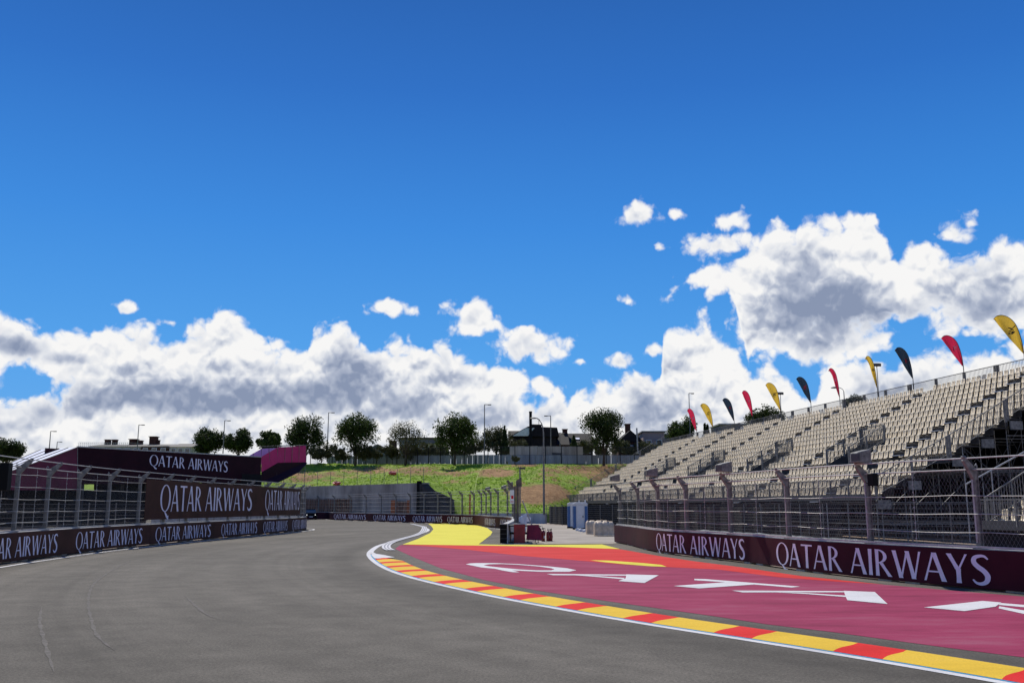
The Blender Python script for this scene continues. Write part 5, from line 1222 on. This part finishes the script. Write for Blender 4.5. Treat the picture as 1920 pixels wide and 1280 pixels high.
def tank(label, u0, u1, v, h):
    a, b = G(u0, v), G(u1, v); L_ = (b - a).length; c = (a + b) / 2; t = thing('water_barrier', label, 'plastic barrier', c, math.atan2(b.y - a.y, b.x - a.x), 'plastic water barriers beside the toilets')
    mb = MB(); n = 16; prof = []
    for k in range(n): an = math.pi * k / (n - 1); prof.append((0, .0 - .42 * math.cos(an), h * .45 + (h * .55) * math.sin(an)))
    prof = [(0, -.46, .05)] + prof + [(0, .46, .05)]
    K = 14; vs = []
    for i in range(K + 1):
        x = -L_ / 2 + L_ * i / K; s_ = 1 - (.05 if i % 4 == 2 else 0) - (.10 if i in (0, K) else 0)
        for p in prof: vs.append((x, p[1] * s_, p[2] * s_))
    m = len(prof); fs = [(i * m + j, i * m + (j + 1) % m, (i + 1) * m + (j + 1) % m, (i + 1) * m + j) for i in range(K) for j in range(m)] + [tuple(range(m))[::-1], tuple(K * m + j for j in range(m))]
    mb.add(vs, fs); lpart(mb, 'shell', 'tank_plastic', t, smooth=False); mb = MB(); mb.tube([(L_ * .2, 0, h - .03), (L_ * .2, 0, h + .04)], .09, 10); lpart(mb, 'cap', 'tank_plastic', t)
tank('cream plastic water barrier, the rear one with a flat top', 1099, 1141, 1001, .98); tank('cream plastic water barrier, the front rounded one beside the wall end', 1114, 1151, 1004.5, .98)
for k, (u, v) in enumerate(((1084, 994.5), (1090, 996), (1097, 997))):
    mb = MB(); mb.box((0, 0, .09), (.42, .26, .18)); mb.box((0, 0, .2), (.2, .2, .05)); o = mb.build('plastic_block', 'sign_white', loc=G(u, v), rz=.4 * k); bevel(o, .03); tag(o, ['small white plastic foot block nearest the toilets', 'middle one of three small white plastic foot blocks', 'small white plastic foot block nearest the cream barrier'][k], 'block', 'white foot blocks by the toilets')
# fence end with leaning gates, maroon ends, red sheets and extinguishers
e = FW.at(FW.len, -.2, 0)
t_ = thing('barrier_stack', 'black end frame of the far wall with open shelves', 'barrier end', G(944, 1018)); mb = MB(); b = t_.location
mb.box((0, .1, .51), (.38, .2, 1.0)); mb.box((.75, 1.6, .5), (1.1, 2.6, .06)); mb.box((.75, 1.6, .92), (1.1, 2.6, .06)); lpart(mb, 'end_frame', 'black', t_)
mb = MB(); mb.box((.22, .05, .52), (.05, .25, 1.03)); mb.box((0, -.01, 1.03), (.42, .05, .04)); lpart(mb, 'edge_strip', 'galvanised_light', t_)
mb = MB()
for z in (.25, .5, .75): mb.box((0, -.02, z), (.36, .02, .03))
lpart(mb, 'shelf', 'dark_steel', t_)
t_ = thing('gate_post_stack', 'bundle of tall grey steel fence posts standing at the gate', 'fence posts', G(968, 1016)); mb = MB()
for k, (x, y) in enumerate(((-.07, .1), (.05, .3), (.10, .0))):
    H = 3.1 + .12 * (k % 2); m2 = MB(); m2.box((x, y, H / 2), (.012, .13, H)); m2.box((x, y - .06, H / 2), (.10, .012, H)); m2.box((x, y + .06, H / 2), (.10, .012, H)); lpart(m2, 'post', 'weathered_steel', t_)
mb = MB(); mb.prism([(-.2, 0, 3.0), (-.05, 0, 2.95), (-.45, 0, 3.45), (-.58, 0, 3.38)], (0, 1, 0), .1); lpart(mb, 'bent_arm', 'weathered_steel', t_)
mb = MB(); mb.prism([(.0, .1, 3.0), (.32, .1, 3.1), (.3, .1, 3.62), (-.02, .1, 3.4)], (0, 1, 0), .3); lpart(mb, 'light_housing', 'weathered_steel', t_)
mb = MB(); mb.tube([(.35, .1, 2.3), (.85, .3, 1.0), (1.1, .4, .6)], .035, 6); lpart(mb, 'stay', 'galvanised_light', t_)
t_ = thing('concrete_barrier_end', 'maroon wrapped barrier block under the steel post bundle', 'barrier', G(974, 1017.5)); mb = MB(); mb.box((0, .3, .5), (.62, .8, 1.0)); bevel(lpart(mb, 'wrapped_block', 'red_sheet', t_), .02); mb = MB(); mb.box((0, .3, 1.02), (.6, .78, .04)); lpart(mb, 'top_cap', 'concrete', t_)
t_ = thing('folded_banner', 'loose white and grey banner end draped over the maroon block', 'banner', G(981, 1012)); mb = MB(); vs = []
for i in range(9):
    for j in range(5): f = i / 8; vs.append((-.22 + .44 * j / 4 * (1 - .5 * f) + .18 * f, -.55 + .05 * math.sin(j * 2 + i), 1.35 - 1.05 * f + .06 * j))
mb.add(vs, [(i * 5 + j, i * 5 + j + 1, (i + 1) * 5 + j + 1, (i + 1) * 5 + j) for i in range(8) for j in range(4)]); o = lpart(mb, 'cloth', 'white_tarp', t_, smooth=True); o.modifiers.new('s', 'SOLIDIFY').thickness = .015
mb = MB(); mb.box((.05, -.2, 1.2), (.7, .5, .25), .3); lpart(mb, 'bundle', 'white_tarp', t_)
t_ = thing('folding_board', 'dark red folding board on thin black legs beside the gate', 'board', G(999, 1017)); mb = MB()
mb.prism([(-.36, -.12, .16), (.52, -.12, .12), (.34, .25, .98), (-.30, .25, .96)], (0, 1, 0), .05); lpart(mb, 'board', 'red_sheet', t_)
mb = MB(); mb.beam((-.25, -.1, .2), (-.3, -.25, 0), .03); mb.beam((.15, -.1, .2), (.12, -.4, 0), .03); mb.beam((.28, -.1, .2), (.30, -.4, 0), .03); mb.beam((-.3, -.25, .02), (.3, -.4, .02), .03); lpart(mb, 'stand', 'black', t_)
for k, (u, v, l, s_) in enumerate(((1012, 1011, 'dark red fire extinguisher with a big black hose behind the board', 1.15), (1018.5, 1014.5, 'dark red fire extinguisher standing in front beside the red board', 1.05), (1027.5, 1014, 'dark red fire extinguisher, left one of the outer pair', .95), (1033, 1014, 'dark red fire extinguisher, rightmost of all', .95))):
    t = thing('fire_extinguisher', l, 'fire extinguisher', G(u, v), k * .7, 'fire extinguishers by the gate'); mb = MB(); mb.lathe((0, 0, 0), [(.09 * s_, 0), (.105 * s_, .03), (.105 * s_, .48 * s_), (.08 * s_, .56 * s_), (.03, .6 * s_)], 16); lpart(mb, 'cylinder', 'extinguisher_red', t, smooth=True)
    mb = MB(); mb.lathe((0, 0, .6 * s_), [(.03, 0), (.035, .06)], 8); mb.beam((-.1, 0, .68 * s_), (.06, 0, .70 * s_), .03); mb.beam((-.1, 0, .75 * s_), (.04, 0, .70 * s_), .02); lpart(mb, 'valve', 'black', t)
    mb = MB(); mb.tube([(.03, 0, .66 * s_), (.14, 0, .72 * s_), (.17, 0, .5 * s_), (.13, 0, .25 * s_)], .016, 6); lpart(mb, 'hose', 'rubber', t)
    mb = MB(); mb.box((0, -.106 * s_, .25), (.11, .01, .14)); lpart(mb, 'sticker', 'sign_white', t)
t_ = thing('notice_board', 'white notice board with a red panel hung on the far fence', 'sign', PD(960, 931, 60)); mb = MB(); mb.box((0, 0, 0), (.26, .03, .86)); lpart(mb, 'board', 'sign_white', t_); mb = MB(); mb.box((.02, -.02, -.02), (.14, .01, .20)); mb.box((.0, -.02, -.30), (.18, .01, .04)); lpart(mb, 'red_panel', 'kerb_red', t_)
# orange boards and tape by the bank
t_ = thing('orange_post', 'orange timber board standing by the foot of the bank', 'board', PD(881, 965, 112)); mb = MB(); mb.box((0, 0, 1.2), (.22, .10, 2.4)); mb.box((0, 0, 2.3), (.26, .14, .08)); lpart(mb, 'board', 'orange_board', t_)
t_ = thing('site_gate', 'orange framed timber gate in front of the retaining wall', 'gate', PD(752, 968, 141)); 
mb = MB(); mb.box((-1.1, 0, 1.2), (.9, .1, 2.4)); lpart(mb, 'frame', 'orange_board', t_); mb = MB(); mb.box((1.1, 0, 1.2), (.5, .1, 2.4)); lpart(mb, 'frame', 'orange_board', t_); mb = MB(); mb.box((.0, .1, 1.3), (1.8, .06, 1.9)); lpart(mb, 'leaf', 'wood', t_)
t_ = thing('hazard_tape', 'yellow hazard tape running down the grass slope', 'tape', hill_pt(880, .2)); mb = MB(); pts = [hill_pt(u, tt) + Vector((0, 0, .45 + .25 * math.sin(i))) for i, (u, tt) in enumerate([(906, .80), (902, .66), (898, .52), (893, .38), (889, .24), (884, .10)])] + [PD(881, 950, 114), PD(876, 952, 112)]
for a, b in zip(pts[:-1], pts[1:]): mb.beam(a, b, .012, .10)
mb.build('tape', 'hazard_tape', t_)
for u, tt, l in ((630, .05, 'pink plastic bag lying just above the retaining wall'), (735, .32, 'red plastic bag lying halfway up the grass bank')):
    p = hill_pt(u, tt); mb = MB(); rr = random.Random(u); vs = []
    for i in range(7):
        for j in range(10): th = math.pi * i / 6; ph = 2 * math.pi * j / 10; r = .42 * rr.uniform(.7, 1.2); vs.append((1.5 * r * math.sin(th) * math.cos(ph), r * math.sin(th) * math.sin(ph), .3 + r * .8 * math.cos(th)))
    mb.add(vs, [(i * 10 + j, i * 10 + (j + 1) % 10, (i + 1) * 10 + (j + 1) % 10, (i + 1) * 10 + j) for i in range(6) for j in range(10)]); o = mb.build('plastic_bag', 'pink_bag', loc=p); tag(o, l, 'bag')

# car on the far straight
c = G(582, 973.3); t_ = thing('parked_car', 'dark car with lit headlights half hidden by the left wall', 'car', c, R(14))
mb = MB(); mb.prism([(-.88, -2.1, .32), (-.88, -2.15, .62), (-.88, -2.0, .86), (-.88, -1.0, .98), (-.88, 1.9, 1.02), (-.88, 2.1, .9), (-.88, 2.1, .35)], (1, 0, 0), 1.76); bd = bevel(lpart(mb, 'body', 'car_body', t_), .07, 3)
mb = MB(); mb.prism([(-.74, -.95, .97), (-.66, -.25, 1.46), (-.66, 1.2, 1.48), (-.74, 1.85, 1.0)], (1, 0, 0), 1.44); bevel(lpart(mb, 'cabin', 'glass', t_), .05, 2)
mb = MB(); mb.box((0, .5, 1.49), (1.28, 1.5, .05)); bevel(lpart(mb, 'roof', 'car_body', t_), .02)
for sx in (-1, 1):
    mb = MB(); mb.box((sx * .62, -2.12, .70), (.14, .08, .09)); lpart(mb, 'headlight', 'headlight', t_)
    mb = MB(); mb.box((sx * .96, -.75, 1.02), (.16, .1, .12)); lpart(mb, 'mirror', 'car_body', t_)
    for y in (-1.35, 1.35):
        mb = MB(); mb.tube([(sx * .68, y, .33), (sx * .90, y, .33)], .33, 18); wh = lpart(mb, 'wheel', 'rubber', t_); mb = MB(); mb.tube([(sx * .89, y, .33), (sx * .915, y, .33)], .21, 14); mb.build('rim', 'galvanised', wh, loc=(0, 0, 0))
mb = MB(); mb.box((0, -2.15, .5), (1.0, .04, .16)); lpart(mb, 'grille', 'dark_steel', t_); mb = MB(); mb.box((0, -2.18, .42), (.5, .02, .11)); lpart(mb, 'number_plate', 'sign_white', t_)
print('objects', len(bpy.data.objects))
